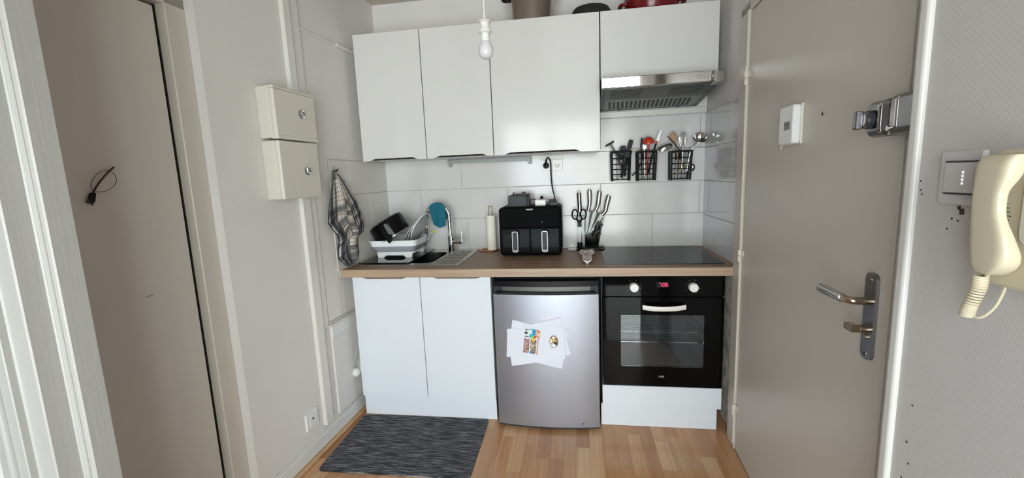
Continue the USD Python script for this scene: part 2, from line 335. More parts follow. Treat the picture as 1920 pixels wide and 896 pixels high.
wl.add('boxing_rail', lb(.30, .775, -.001, .013, .622, .634, .002), 'frame_paint', 0)
bl = Thing('baseboard_left', 'white painted skirting with a bare wood strip at its foot', 'baseboard', LF(0, 0), LR, kind='structure')
bl.add('skirting', lb(.02, 1.345, -.001, .014, .02, .088, .004), 'skirting_paint', 0)
bl.add('skirting_cap', lb(.02, 1.345, -.001, .010, .088, .098, .003), 'white_gloss_trim', 0)
bl.add('wood_strip', lb(.02, 1.345, -.001, .030, 0, .020, .005), 'bare_edge', 0, label='bare beech strip on the floor')
# right side: tiled return beside the hob, then the entry wall
wr = Thing('wall_right', 'wall with grey tiled return by the hob and woven wallpaper beside the entry door', 'wall', kind='structure')
wr.add('plaster', bx(2.048, 2.2, -.75, .1, -.05, ZC+.05, 0), 'wall_paint', 0)
wr.add('bare_plaster', bx(2.044, 2.0485, -.62, 0, 0, .842, 0), 'rough_wall', 0, label='stained bare plaster below the worktop')
wr.add('grout', bx(2.0445, 2.0485, -.60, 0, .842, 1.7, 0), 'grout', 0)
for z0, z1, sp in ((.842, 1.09, (0, .30, .60)), (1.09, 1.297, (0, .60)), (1.297, 1.497, (0, .14, .60)), (1.497, 1.70, (0, .44, .60))):
    for a, b in zip(sp[:-1], sp[1:]): wr.add('tile', bx(2.042, 2.048, -b+g, -a-g, z0+g, z1-g, .0012), 'tile_grey', 0)
wr.add('tile_edge_strip', bx(2.034, 2.049, -.612, -.600, .89, 1.705, .003), 'cream_gloss', 0, label='cream edge strip')
A = math.atan(.0499)
def db(t0, t1, o0, o1, z0, z1, b=.0): return bx(t0, t1, -o1, -o0, z0, z1, b)      # entry wall's own frame: x to the viewer's right
we = Thing('wall_entry', 'off-white woven wallpaper wall right of the entry door', 'wall', DF(0, 0), DR, kind='structure')
we.add('wallpaper', db(1.872, 2.62, -.12, .05, -.05, ZC+.05), 'woven_wallpaper', 0)
we.add('lintel', db(.66, 1.88, -.12, 0, 2.055, ZC+.05), 'wall_paint', 0)
for tt, zz, rr in ((1.994, 1.282, .0045), (1.988, 1.288, .003), (1.990, 1.300, .0022), (1.975, 1.268, .0015), (1.967, 1.250, .0014), (1.988, 1.266, .0014), (1.894, 1.330, .0014), (1.896, 1.314, .0014), (1.90, 1.306, .0014), (1.93, .9, .0016), (1.925, .82, .002), (1.935, .78, .0018), (1.92, .74, .0016), (1.94, .69, .0015)):
    we.add('chip', rot(mv(bx(-rr, rr, -.0006, .0006, -rr*1.2, rr, .0003), 0, 0, 0), [0, 1, 0], tt*900).apply_translation((tt, -.0503, zz)), 'chip', 0)
ce = Thing('ceiling', 'plain pale ceiling above the kitchen', 'ceiling', kind='structure')
ce.add('plaster', cat(bx(-.3, 2.3, -2.2, .12, ZC, ZC+.1, 0), bx(-1.5, 3.3, -4.3, -2.2, ZC, ZC+.1, 0)), 'ceiling_paint', 0)
# living room round the photographer
lv = Thing('wall_living', 'white walls of the room behind the camera', 'wall', kind='structure')
lv.add('plaster', bx(-1.4, .0, -2.118, -2.02, -.05, ZC+.05, 0), 'wall_paint', 0)
lv.add('plaster', bx(-.12, .10, -2.03, -2.002, -.05, ZC+.05, 0), 'wall_paint', 0)
lv.add('plaster', bx(-1.5, -1.4, -4.2, -2.0, -.05, ZC+.05, 0), 'wall_paint', 0)
lv.add('plaster', bx(1.87, 3.1, -2.62, -2.50, -.05, ZC+.05, 0), 'wall_paint', 0)
lv.add('plaster', bx(3.0, 3.1, -4.2, -2.5, -.05, ZC+.05, 0), 'wall_paint', 0)
lv.add('plaster', cat(bx(-1.5, .20, -4.12, -4.0, -.05, ZC+.05, 0), bx(2.30, 3.1, -4.12, -4.0, -.05, ZC+.05, 0), bx(.20, 2.30, -4.12, -4.0, 2.16, ZC+.05, 0)), 'wall_paint', 0)
wn = Thing('window_1', 'tall white framed window behind the camera', 'window', kind='structure')
fr = [bx(.20, 2.30, -4.09, -4.02, 2.08, 2.16, .004), bx(.20, 2.30, -4.09, -4.02, 0, .10, .004)]
for k in range(4): fr.append(bx(.20+k*.677, .27+k*.677, -4.088, -4.022, .1, 2.08, .004))
for f in fr: wn.add('window_frame', f, 'white_plastic', 0)
for k in range(3): wn.add('pane', bx(.27+k*.677, .20+(k+1)*.677, -4.058, -4.052, .1, 2.08, 0), 'window_glass', 0)
# stepped white casing at the left of the passage
tr = Thing('trim_1', 'white grooved wooden casing of the passage at the left edge of the picture', 'casing', (.07, -2.06, 0), kind='structure')
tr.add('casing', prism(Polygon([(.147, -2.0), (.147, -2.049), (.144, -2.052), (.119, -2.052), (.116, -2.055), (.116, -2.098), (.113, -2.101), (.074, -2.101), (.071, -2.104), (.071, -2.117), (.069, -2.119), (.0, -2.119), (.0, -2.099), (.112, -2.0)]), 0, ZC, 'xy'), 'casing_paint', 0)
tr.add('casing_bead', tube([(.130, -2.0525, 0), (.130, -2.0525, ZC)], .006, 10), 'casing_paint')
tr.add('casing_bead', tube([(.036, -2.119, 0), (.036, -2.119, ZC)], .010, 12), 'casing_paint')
# trunking and pipes on the left wall
t2 = Thing('trim_2', 'vertical cable trunking above and below the fuse boxes', 'trunking', LF(0, 0), LR, kind='structure')
t2.add('trunking', lb(.845, .895, -.001, .022, 1.77, ZC, .003), 'off_white', 0)
t2.add('trunking', lb(.775, .845, -.001, .012, 1.77, ZC, .003), 'wall_paint', 0)
t2.add('trunking', lb(.845, .905, -.001, .022, .12, 1.32, .003), 'off_white', 0)
t2.add('trunking', lb(.79, .845, -.001, .012, .62, 1.32, .003), 'wall_paint', 0)
t3 = Thing('trim_3', 'thin painted pipe running level along the left wall above the boxes', 'pipe', LF(0, 0), LR, kind='structure')
t3.add('pipe', tube([(-.775, -.006, 2.120), (-.55, -.006, 2.124), (-.42, -.006, 2.130), (-.01, -.006, 2.136)], .0075, 10), 'wall_paint')
t3.add('pipe_sleeve', tube([(-.47, -.008, 2.1275), (-.02, -.008, 2.137)], .011, 10), 'wall_paint')

# door_1: closet door in the left wall
d1 = Thing('door_1', 'plain grey-beige closet door in the left wall, in its frame', 'door', LF(0, 0), LR, kind='structure')
d1.add('leaf', lb(1.443, 2.0, -.085, -.065, .008, 1.992, .002), 'closet_paint', 0)
d1.add('frame_post', lb(1.345, 1.423, -.10, -.040, 0, 2.07, .003), 'frame_paint', 0)
d1.add('stop', lb(1.42, 1.428, -.10, -.078, 0, 2.02, .001), 'dark_gap', 0, label='dark strip that puts shade into the gap beside the leaf')  # no real part, shade of the closet gap painted as a black strip
d1.add('frame_head', lb(1.345, 2.0, -.10, -.040, 2.005, 2.07, .003), 'frame_paint', 0)
d1.add('stain', lb(1.596, 1.622, -.0655, -.0645, 1.018, 1.023, .0002), 'stain', 0)
# door_2: the entry door, with its lever handle, in the right-hand wall
d2 = Thing('door_2', 'plain grey-beige entry door with a long metal handle plate', 'door', DF(0, 0), DR, kind='structure')
d2.add('leaf', db(.748, 1.754, -.05, 0, .006, 2.018, .002), 'door_paint', 0)
d2.add('frame_post', db(.622, .740, -.08, .004, 0, 2.06, .003), 'frame_paint', 0)
d2.add('frame_bead', db(.722, .742, 0, .010, .03, 2.03, .004), 'cream_gloss', 0)
d2.add('frame_post', db(1.760, 1.874, -.08, .0, 0, 2.06, .003), 'frame_paint', 0)
d2.add('frame_head', db(.622, 1.874, -.08, .004, 2.024, 2.075, .003), 'frame_paint', 0)
d2.add('threshold', db(.622, 1.874, -.08, -.002, 0, .006, .001), 'dark_gap', 0)
for zz in (1.750, .968, .210):
    h = d2.add('hinge', cyl((.735, -.008, zz-.030), (.735, -.008, zz-.002), .0085, b=.001, n=16), 'cream_gloss')
    d2.add('knuckle', cat(cyl((.738, -.009, zz), (.738, -.009, zz+.026), .0095, b=.001, n=16), db(.738, .765, .0, .004, zz, zz+.026, .001)), 'cream_gloss', on=h)
hp = d2.add('handle_plate', prism(rrect(1.676, 1.718, .893, 1.108, .018), -.008, .0, 'xz'), 'gunmetal', 30)
d2.add('screw', cat(cyl((1.697, -.0095, 1.092), (1.697, -.007, 1.092), .004, n=12), cyl((1.697, -.0095, .908), (1.697, -.007, .908), .004, n=12)), 'steel_polished', on=hp)
hl = d2.add('lever', tube(bezier([(1.697, -.006, 1.040), (1.697, -.030, 1.040), (1.692, -.047, 1.040), (1.668, -.054, 1.040)], 18), .0095, 14), 'brass_dark')
d2.add('grip', tube([(1.675, -.053, 1.040), (1.672, -.054, 1.040), (1.60, -.058, 1.041), (1.578, -.058, 1.041), (1.574, -.058, 1.041)], [.008, .0115, .0125, .0115, .007], 14), 'steel', on=hl)
d2.add('thumb_turn', cat(cyl((1.697, -.006, .970), (1.697, -.026, .970), .010, b=.001, n=18), rbx(1.668, 1.705, -.045, -.024, .961, .979, .006, 'y')), 'brass_dark')
d2.add('cylinder', cyl((1.697, -.007, .950), (1.697, -.013, .950), .006, n=14), 'brass_dark')
d2.add('peephole', cat(cyl((1.407, 0, 1.512), (1.407, -.004, 1.512), .006, n=16), ), 'steel_polished')
d2.add('peephole_lens', cyl((1.405, -.003, 1.512), (1.405, -.0046, 1.512), .0038, n=14), 'black_gloss')
d2.add('old_sticker', db(1.112, 1.124, 0, .0012, 1.425, 1.485, .0003), 'off_white', 0)
t4 = Thing('trim_4', 'white rounded casing strip on the edge of the wallpapered wall', 'casing', DF(1.86, 0), DR, kind='structure')
t4.add('casing', rbx(0, .026, -.060, .02, 0, ZC, .007, 'z'), 'white_gloss_trim')

# ------------------------------------------------------------------ wall cabinets
def notch(x0, x1, z0, z1, a, b, top=False, d=.013, s=.05):
    """door outline with the finger-grip cut between a and b (fractions of the width)"""
    w = x1-x0; X = lambda f: x0+w*f; pts = []
    zz, sg = (z1, -1) if top else (z0, 1)
    ramp = lambda c: [(c+s*(t-.5), .5-.5*math.cos(math.pi*t)) for t in np.linspace(0, 1, 9)]
    cut = [(px, zz+sg*d*v) for px, v in ramp(X(a))]+[(px, zz+sg*d*(1-v)) for px, v in ramp(X(b))]
    if top: return Polygon([(x0, z0), (x1, z0), (x1, z1)]+cut[::-1]+[(x0, z1)])
    return Polygon([(x0, z1), (x0, z0)]+cut+[(x1, z0), (x1, z1)])
UB, UT, UY = 1.4906, 2.2093, -.35
c1 = Thing('wall_cabinet', 'white gloss wall cabinet with two doors above the sink', 'kitchen cabinet', (.4, -.17, UB))
c1.add('body', bx(0, .799, -.330, .0055, UB+.004, UT, .001), 'cabinet_body', 0)
c1.add('grip_rail', bx(.03, .77, -.3316, -.3302, UB+.0045, UB+.022, 0), 'dark_gap', 0)  # black strip paints the shade seen through the finger-grip cut
c1.add('door', prism(notch(.001, .3975, UB, UT, .14, .83), UY, UY+.018, 'xz'), 'cabinet_gloss', 0)
c1.add('door', prism(notch(.4025, .7975, UB, UT, .14, .88), UY, UY+.018, 'xz'), 'cabinet_gloss', 0)
for xx in (.4, .8): c1.add('door_seam', bx(xx-.006, min(xx+.006, .8), -.3315, -.3302, UB+.006, UT-.001, 0), 'dark_gap', 0)  # added dark strips paint the shade in the gaps between doors
c2 = Thing('wall_cabinet', 'wide white gloss wall cabinet with one door, between the two-door cabinet and the hood', 'kitchen cabinet', (1.1, -.17, UB))
c2.add('body', bx(.801, 1.399, -.330, .0055, UB+.004, UT, .001), 'cabinet_body', 0)
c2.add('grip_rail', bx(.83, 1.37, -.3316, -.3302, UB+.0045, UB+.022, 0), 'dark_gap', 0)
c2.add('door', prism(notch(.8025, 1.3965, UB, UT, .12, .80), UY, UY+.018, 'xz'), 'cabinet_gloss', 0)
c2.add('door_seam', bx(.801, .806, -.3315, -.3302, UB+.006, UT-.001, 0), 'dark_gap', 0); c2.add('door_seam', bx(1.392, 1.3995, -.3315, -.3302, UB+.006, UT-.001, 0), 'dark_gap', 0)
c3 = Thing('hood_cabinet', 'short white gloss wall cabinet over the cooker hood', 'kitchen cabinet', (1.7, -.17, 1.868))
c3.add('body', bx(1.402, 2.0, -.330, .0055, 1.868, UT, .001), 'cabinet_body', 0)
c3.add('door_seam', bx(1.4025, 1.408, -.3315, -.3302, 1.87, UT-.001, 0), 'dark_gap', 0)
c3.add('door', prism(sbox(1.4035, 1.866, 1.999, UT), UY, UY+.018, 'xz'), 'cabinet_gloss', 0)
# cooker hood: slim, front strip, sloping grille underneath
hd = Thing('cooker_hood', 'slim stainless steel cooker hood with a grille underneath', 'cooker hood', (1.69, -.25, 1.74))
ys, zs = [-.475, -.475, -.30, .0, .0, -.46], [1.842, 1.795, 1.772, 1.741, 1.866, 1.866]
hd.add('body', prism(Polygon([(-.455, 1.842), (-.455, 1.797), (-.30, 1.778), (-.005, 1.744), (-.005, 1.866), (-.36, 1.866)]), 1.403, 1.985, 'yz'), 'hood_grille', 0)
hd.add('front_strip', prism(Polygon([(-.455, 1.795), (-.4738, 1.795), (-.4752, 1.797), (-.4785, 1.843), (-.477, 1.845), (-.455, 1.845)]), 1.401, 1.948, 'yz'), 'steel_hood', 0)
hd.add('end_cap', rbx(1.9485, 1.992, -.472, -.30, 1.790, 1.843, .004, 'z'), 'steel', 0)
for k in range(5): hd.add('button', cyl((1.870+k*.0163, -.474, 1.819), (1.870+k*.0163, -.4800, 1.819), .0042, b=.0008, n=14), 'white_plastic'); hd.add('button_ring', cyl((1.870+k*.0163, -.474, 1.819), (1.870+k*.0163, -.4778, 1.819), .0060, n=16), 'groove_dark')
hd.add('logo', text('FAR', .011, 1.446, -.4772, 1.811), 'logo_dark', 0)
zu = lambda y: 1.797+(y+.455)*(-.053/.45)                     # underside height
sl = math.atan2(-.053, .45)
def under(x0, x1, y0, y1, t=.0025):
    m = bx(x0, x1, y0, y1, -t, .0006, .0006); v = np.array(m.vertices); v[:, 2] += zu(v[:, 1]); return trimesh.Trimesh(v, m.faces, process=False)
hd.add('visor', under(1.42, 1.94, -.44, -.245, .004), 'hood_grille', 0, label='dark pull-out visor under the hood')
for r in range(6):
    for k in range(26):
        if not 8 < k < 17: hd.add('vent_slot', under(1.455+k*.018, 1.468+k*.018, -.42+r*.026, -.412+r*.026, .0048), 'black_matt', 0)
hd.add('filter', under(1.43, 1.955, -.235, -.03, .003), 'filter_grey', 0)
for k in range(19):
    x0 = 1.452+k*.0245
    hd.add('filter_slot', prism(Polygon([(x0, -.205), (x0+.014, -.205), (x0+.026, -.06), (x0+.012, -.06)]), -.0042, -.0022, 'xy').apply_transform(np.array([[1, 0, 0, 0], [0, 1, 0, 0], [0, -.053/.45, 1, 1.797-.455*.053/.45], [0, 0, 0, 1.0]])), 'black_matt', 0)
for xx in (1.52, 1.86): hd.add('filter_latch', bx(xx, xx+.02, -.038, -.028, zu(-.03)-.007, zu(-.03), .001), 'black_matt', 0)

# ------------------------------------------------------------------ things on top of the wall cabinets
pt = Thing('stock_pot', 'tall stainless steel stock pot on top of the wide wall cabinet', 'pot', (1.03, -.19, UT))
pt.add('pot', lathe([(0, 0), (.118, 0), (.126, .008), (.127, .25), (.131, .256), (.125, .258), (.122, .25), (.12, .012), (0, .01)], 56, (1.03, -.19, UT)), 'pot_steel')
pt.add('side_handle', tube(bezier([(.905, -.17, UT+.165), (.875, -.17, UT+.165), (.862, -.19, UT+.165), (.875, -.21, UT+.165), (.905, -.21, UT+.165)], 20), .009), 'black_matt')
pt.add('side_handle', tube(bezier([(1.155, -.17, UT+.165), (1.185, -.17, UT+.165), (1.198, -.19, UT+.165), (1.185, -.21, UT+.165), (1.155, -.21, UT+.165)], 20), .009), 'black_matt')
dm = Thing('frying_pan', 'black frying pan turned upside down on the wide wall cabinet beside the red casserole', 'pan', (1.362, -.20, UT))
dm.add('body', lathe([(.117, .0), (.121, 0), (.121, .006), (.113, .040), (.098, .064), (.072, .074), (0, .076), (0, .072), (.07, .070), (.093, .060), (.108, .038), (.117, .0)], 56, (1.362, -.20, UT)), 'dark_enamel')
dm.add('handle', tube([(1.362, -.10, UT+.018), (1.362, -.06, UT+.016), (1.362, -.012, UT+.014)], [.008, .010, .008], 10), 'black_matt')
rc = Thing('casserole', 'dark red casserole with side lugs on top of the hood cabinet', 'casserole', (1.688, -.20, UT))
rc.add('pot', lathe([(0, .045), (.105, .045), (.125, .053), (.142, .09), (.146, .16), (.15, .164), (.142, .166), (.137, .09), (.1, .055), (0, .053)], 56, (1.688, -.20, UT-.045)), 'red_enamel')
for s in (-1, 1): rc.add('side_handle', tube(bezier([(1.688+s*.135, -.245, UT+.058), (1.688+s*.163, -.24, UT+.058), (1.688+s*.168, -.20, UT+.058), (1.688+s*.163, -.16, UT+.058), (1.688+s*.135, -.155, UT+.058)], 24), .012, 12, .009), 'red_enamel')

# pendant bulb
bp = (.927, -1.092)
pb = Thing('pendant_bulb', 'bare bulb in a cream lamp holder hanging on a cream cable', 'pendant lamp', (*bp, ZC))
pb.add('cable', tube(bezier([(bp[0], bp[1], 1.99), (bp[0]-.001, bp[1]+.001, 2.2), (bp[0], bp[1], ZC-.001)], 16), .0032, 10), 'off_white')
pb.add('ceiling_rose', lathe([(0, 0), (.035, 0), (.04, -.01), (.02, -.03), (0, -.032)], 30, (*bp, ZC)), 'off_white')
pb.add('lamp_holder', lathe([(0, 1.992), (.004, 1.992), (.0065, 1.970), (.009, 1.966), (.022, 1.963), (.0255, 1.960), (.0255, 1.957), (.019, 1.955), (.0185, 1.935), (.020, 1.932), (.020, 1.928), (.0255, 1.926), (.0265, 1.922), (.0255, 1.918), (.019, 1.916), (.017, 1.914), (0, 1.914)], 36, bp+(0,)), 'off_white')
pb.add('bulb_neck', lathe([(0, 1.915), (.0155, 1.915), (.0165, 1.895), (.0185, 1.885), (0, 1.884)], 32, bp+(0,)), 'white_plastic')
pb.add('bulb', lathe([(.0183, 1.886), (.022, 1.879), (.027, 1.868), (.0300, 1.854), (.0285, 1.84), (.023, 1.829), (.012, 1.8225), (0, 1.821)], 40, bp+(0,)), 'bulb_glass')

# ------------------------------------------------------------------ base units
DL, DZ, ZB = -.596, .8425, .1246
wt = Thing('worktop', 'brown oak-look laminate worktop running from wall to wall', 'worktop', (1.0, -.3, .8445))
wpoly = Polygon([(-.022, -.0008), (-.0475, -.624), (2.041, -.624), (2.041, -.0008)])
basin = rrect(.075, .43, -.475, -.115, .06)
wt.add('top', prism(wpoly.difference(rrect(.05, .585, -.50, -.03, .02)), .8447, ZW, 'xy'), 'worktop_wood', 0)
wt.add('edge_band', bx(-.0475, 2.0412, -.627, -.6235, .8447, ZW, .0012), 'worktop_edge', 0, label='front edge band in a lighter tone')  # same wood as the top, drawn in a lighter tone
sk_ = Thing('sink_cabinet', 'white two-door base cabinet under the sink', 'kitchen cabinet', (.4, -.3, 0))
sk_.add('body', cat(bx(0, .018, -.576, -.02, .125, .843, .001), bx(.777, .795, -.576, -.02, .125, .843, .001), bx(.018, .777, -.576, -.02, .125, .143, .001), bx(.018, .777, -.03, -.02, .143, .843, .001), bx(.018, .777, -.576, -.558, .80, .843, .001)), 'cabinet_body', 0)
sk_.add('grip_rail', bx(.02, .775, -.5775, -.5765, .815, .8425, 0), 'worktop_wood', 0)  # dark brown strip paints the shade under the worktop behind the cut
sk_.add('door', prism(notch(-.002, .395, ZB, DZ, .16, .80, True), DL, DL+.018, 'xz'), 'cabinet_front_sky_tint', 0)
sk_.add('door', prism(notch(.399, .795, ZB, DZ, .20, .86, True), DL, DL+.018, 'xz'), 'cabinet_front_sky_tint', 0)
sk_.add('door_seam', bx(.389, .405, -.5775, -.5765, .13, .83, 0), 'dark_gap', 0)  # dark strip paints the shade between the two doors
sk_.add('plinth', bx(.0, .795, -.583, -.567, 0.001, .1225, .001), 'cabinet_front_sky_tint', 0)
# sink, faucet
sn = Thing('sink', 'stainless steel inset sink with ribbed drainer', 'sink', (.35, -.26, ZW))
outer = rrect(.04, .607, -.52, -.012, .012)
sn.add('rim', cat(prism(outer.difference(basin), ZW, ZW+.0035, 'xy')), 'steel', 0)
def bring(ins, z, n=64):
    q = basin.buffer(-ins, quad_segs=6).exterior; return [(*q.interpolate(s*q.length/n).coords[0], z) for s in range(n)]
bw = loft([bring(.0, ZW+.003), bring(.002, ZW-.02), bring(.010, ZW-.13), bring(.035, ZW-.15)], caps=False)
bb_ = prism(basin.buffer(-.03), ZW-.153, ZW-.149, 'xy')
sn.add('basin', cat(bw, bb_), 'basin_steel_shaded', 40)
sn.add('waste', lathe([(0, .0), (.035, 0), (.038, .003), (.02, .002), (0, .001)], 24, (.25, -.29, ZW-.149)), 'chrome')
for k in range(9):
    y = -.485+k*.048
    x0 = .44 if k < 7 else .50
    sn.add('drainer_rib', tube([(x0, y, ZW+.003), (x0+.006, y, ZW+.0055), (.575, y, ZW+.0055), (.582, y, ZW+.003)], .0065, 8, .0035), 'steel')
    sn.add('drainer_groove', bx(x0+.004, .578, y+.014, y+.030, ZW+.0034, ZW+.0040, .0002), 'groove_dark', 0)  # flat dark strips paint the shade of the hollows between ribs
fx, fy = .449, -.128
fa = Thing('faucet', 'chrome swan-neck sink faucet with a side lever', 'faucet', (fx, fy, ZW))
fa.add('base', cyl((fx, fy, ZW+.003), (fx, fy, ZW+.010), .026, b=.002, n=28), 'chrome')
fa.add('body', cyl((fx, fy, ZW+.009), (fx, fy, ZW+.112), .0205, b=.002, n=28), 'chrome')
arc = [(.446, fy, ZW+.11), (.4455, fy, 1.04), (.444, fy, 1.10)]+[(.369+.075*math.cos(a), fy-.0, 1.125+.082*math.sin(a)) for a in np.radians(np.linspace(5, 172, 22))]+[(.291, fy, 1.10), (.289, fy, 1.078)]
fa.add('spout', tube(arc, .0125, 18), 'chrome')
fa.add('nozzle', cyl((.2893, fy, 1.090), (.288, fy, 1.062), .0135, b=.0015, n=20), 'steel_polished')
lv_ = fa.add('lever_hub', cyl((fx+.015, fy, .962), (fx+.074, fy-.004, .962), .0165, b=.002, n=22), 'chrome')
fa.add('lever', cat(rbx(fx+.066, fx+.078, fy-.012, fy+.006, .955, 1.045, .005, 'z')), 'chrome', on=lv_)
# teal cloth over the spout
def grid(f, nu, nv):
    U = np.linspace(0, 1, nu); V = np.linspace(0, 1, nv); P = np.array([[f(u, v) for u in U] for v in V]).reshape(-1, 3)
    F = []
    for j in range(nv-1):
        for i in range(nu-1):
            a = j*nu+i; F += [[a, a+1, a+nu+1], [a, a+nu+1, a+nu]]
    uv = np.array([[(u, v) for u in U] for v in V]).reshape(-1, 2)
    return P, np.array(F), uv
def sheet(f, nu, nv, th=.0012):
    """grid surface given a thickness: closed mesh and its uv"""
    P, F, uv = grid(f, nu, nv); m = trimesh.Trimesh(P, F, process=False); N = m.vertex_normals; n = len(P)
    V = np.vstack([P+N*th/2, P-N*th/2]); G = [F, F[:, ::-1]+n]
    edge = [i for i in range(nu)]+[nu*(j+1)-1 for j in range(1, nv)]+[nu*nv-1-i for i in range(1, nu)]+[nu*(nv-1-j) for j in range(1, nv-1)]
    for a, b in zip(edge, edge[1:]+edge[:1]): G.append(np.array([[b, a, a+n], [b, a+n, b+n]]))
    return (V, np.vstack(G)), np.vstack([uv, uv])
def cloth(u, v):
    # u along the spout (left to right), v from the front hem over the top to the back hem
    x = .318+.108*u; dx = min(.97, abs(x-.369)/.075)
    zt = 1.125+.082*math.sqrt(1-dx*dx)+.0135; zt = max(zt, 1.160)
    L = (.125+.030*math.sin(u*2.6+.2)) if v < .5 else .10; s = abs(v-.5)*2; sgn = -1 if v < .5 else 1
    w = max(0, s-.16)/.84
    y = fy+sgn*(.0145*math.sin(min(1, s/.16)*math.pi/2)+.008*w+.007*math.sin(u*10+2+w)*w)
    z = zt-(.006*(s/.16)**2 if s < .16 else .006+(L-(1.22-zt)*.75)*w)
    return (.378+(x-.378)*(1-.24*w)+.012*w, y, z)
tc = Thing('dish_cloth', 'teal cloth draped over the faucet spout', 'cloth', (.365, fy, 1.05))
sm, uv = sheet(cloth, 40, 60); tc.add('cloth', sm, 'teal_cloth', True, uv=uv)
# glass board, dish rack and what it holds
gb = Thing('glass_board', 'greenish glass board lying over the sink under the dish rack', 'worktop saver', (.135, -.25, ZW+.0035))
gb.add('board', bx(-.015, .297, -.492, -.02, ZW+.006, ZW+.0105, .001), 'board_glass', 0)
for px, py in ((0, -.47), (.28, -.47), (0, -.05), (.28, -.05)): gb.add('foot', cyl((px, py, ZW+.0036), (px, py, ZW+.006), .006, n=12), 'grey_plastic')
RZ = ZW+.0105
rk = Thing('dish_rack', 'white and grey collapsible dish rack on the glass board', 'dish rack', (.145, -.22, RZ))
def rr3(hx, hy, r, z, cx=.144, cy=-.222, n=72):
    q = rrect(cx-hx, cx+hx, cy-hy, cy+hy, r).exterior; return np.array([(*q.interpolate(s*q.length/n).coords[0], z) for s in range(n)])
def shell(o, i): return loft(list(o)+list(i)[::-1], closed=True)
rk.add('rim', shell([rr3(.147, .141, .03, .974), rr3(.151, .145, .032, 1.004), rr3(.161, .155, .036, 1.007), rr3(.161, .155, .036, 1.011)], [rr3(.144, .138, .03, .974), rr3(.147, .141, .03, 1.011)]), 'rack_plastic', 40)
rk.add('side_wall', shell([rr3(.122, .116, .03, .936), rr3(.130, .124, .03, .944), rr3(.146, .140, .03, .975)], [rr3(.119, .113, .03, .936), rr3(.127, .121, .03, .944), rr3(.143, .137, .03, .975)]), 'grey_silicone', 40)
rk.add('base', loft([rr3(.118, .112, .028, .925), rr3(.125, .119, .03, .927), rr3(.126, .120, .03, .936), rr3(.118, .112, .028, .937)]), 'rack_plastic', 40)
ft = Polygon([(.030, .926), (.258, .926), (.258, .9235), (.252, RZ+.0002), (.218, RZ+.0002), (.200, .914), (.088, .914), (.070, RZ+.0002), (.036, RZ+.0002), (.030, .9235)])
for y in (-.334, -.128): rk.add('foot', prism(ft, y, y+.018, 'xz'), 'rack_plastic', 0)
# black pot, upside down and tilted
ax = np.array([-.50, -.10, .86]); ax /= np.linalg.norm(ax); pc = np.array([.092, -.262, 1.075])
bk = Thing('black_pot', 'black pot turned over and tilted on the dish rack', 'pot', (.118, -.255, .95))
bk.add('body', lathe([(.108, -.055), (.113, -.057), (.114, -.050), (.115, .03), (.108, .052), (.09, .060), (0, .060), (0, .055), (.088, .055), (.104, .045), (.110, .025), (.109, -.05)], 64, pc, ax), 'pan_black')
bk.add('rim', lathe([(.1135, -.058), (.1165, -.057), (.1165, -.053), (.1135, -.053), (.1135, -.058)], 64, pc, ax), 'steel_polished')
bk.add('handle', tube(bezier([(.125, -.345, 1.050), (.138, -.375, 1.036), (.150, -.402, 1.022), (.156, -.418, 1.014)], 14), [.012, .015, .018, .019, .019, .019, .019, .018, .017, .016, .015, .013, .009][:len(bezier([(0,0,0),(1,0,0),(2,0,0),(3,0,0)], 14))], 16, .013), 'black_matt')
# plates leaning to the right
nrm = np.array([.85, -.10, -.46]); nrm /= np.linalg.norm(nrm)
def plate(nm, label, c, r, mat, n=nrm, grp=None):
    t = Thing(nm, label, 'plate', (c[0], c[1], c[2]-r*.85))
    t.add('plate', lathe([(0, 0), (r*.6, 0), (r*.66, .002), (r*.98, .014), (r, .016), (r*.98, .019), (r*.64, .007), (0, .005)], 56, c, n), mat)
plate('plate', 'white plate in the dish rack, the left one of the two', (.188, -.175, 1.032), .080, 'plate_white')
plate('plate', 'white plate in the dish rack, the taller right one of the two', (.224, -.175, 1.050), .104, 'plate_white')
gl = Thing('grey_plate', 'smoky grey plate standing at the right end of the dish rack', 'plate', (.268, -.16, .96))
gl.add('plate', lathe([(0, .022), (.05, .017), (.085, .006), (.1, 0), (.1, .003), (.085, .009), (.05, .020), (0, .025)], 56, (.262, -.175, 1.066), nrm), 'plate_grey')
gl.add('rim', lathe([(.099, -.002), (.103, -.002), (.103, .005), (.099, .005), (.099, -.002)], 56, (.262, -.175, 1.066), nrm), 'plate_white')
th = np.linspace(0, 2*math.pi*3.5, 90)
wc = Thing('wire_masher', 'small coiled black wire masher in the dish rack', 'utensil', (.300, -.16, .99))
wc.add('coil', tube(np.stack([.298+.011*np.cos(th), -.175+.011*np.sin(th), 1.02+.010*th/6.28], 1), .0016, 6), 'black_matt')
wc.add('stem', tube([(.309, -.175, 1.02), (.300, -.175, .985), (.285, -.18, .940)], .002, 6), 'black_matt')
br = Thing('dish_brush', 'lime green handled brush lying over the end of the dish rack', 'brush', (.32, -.15, 1.0))
br.add('handle', tube([(.300, -.095, 1.020), (.32, -.095, 1.026), (.338, -.094, 1.032), (.346, -.094, 1.034)], [.003, .0055, .005, .003], 10), 'lime_plastic')
br.add('head', tube([(.262, -.110, .965), (.28, -.103, .99), (.301, -.095, 1.020)], [.009, .006, .003], 10), 'white_plastic')
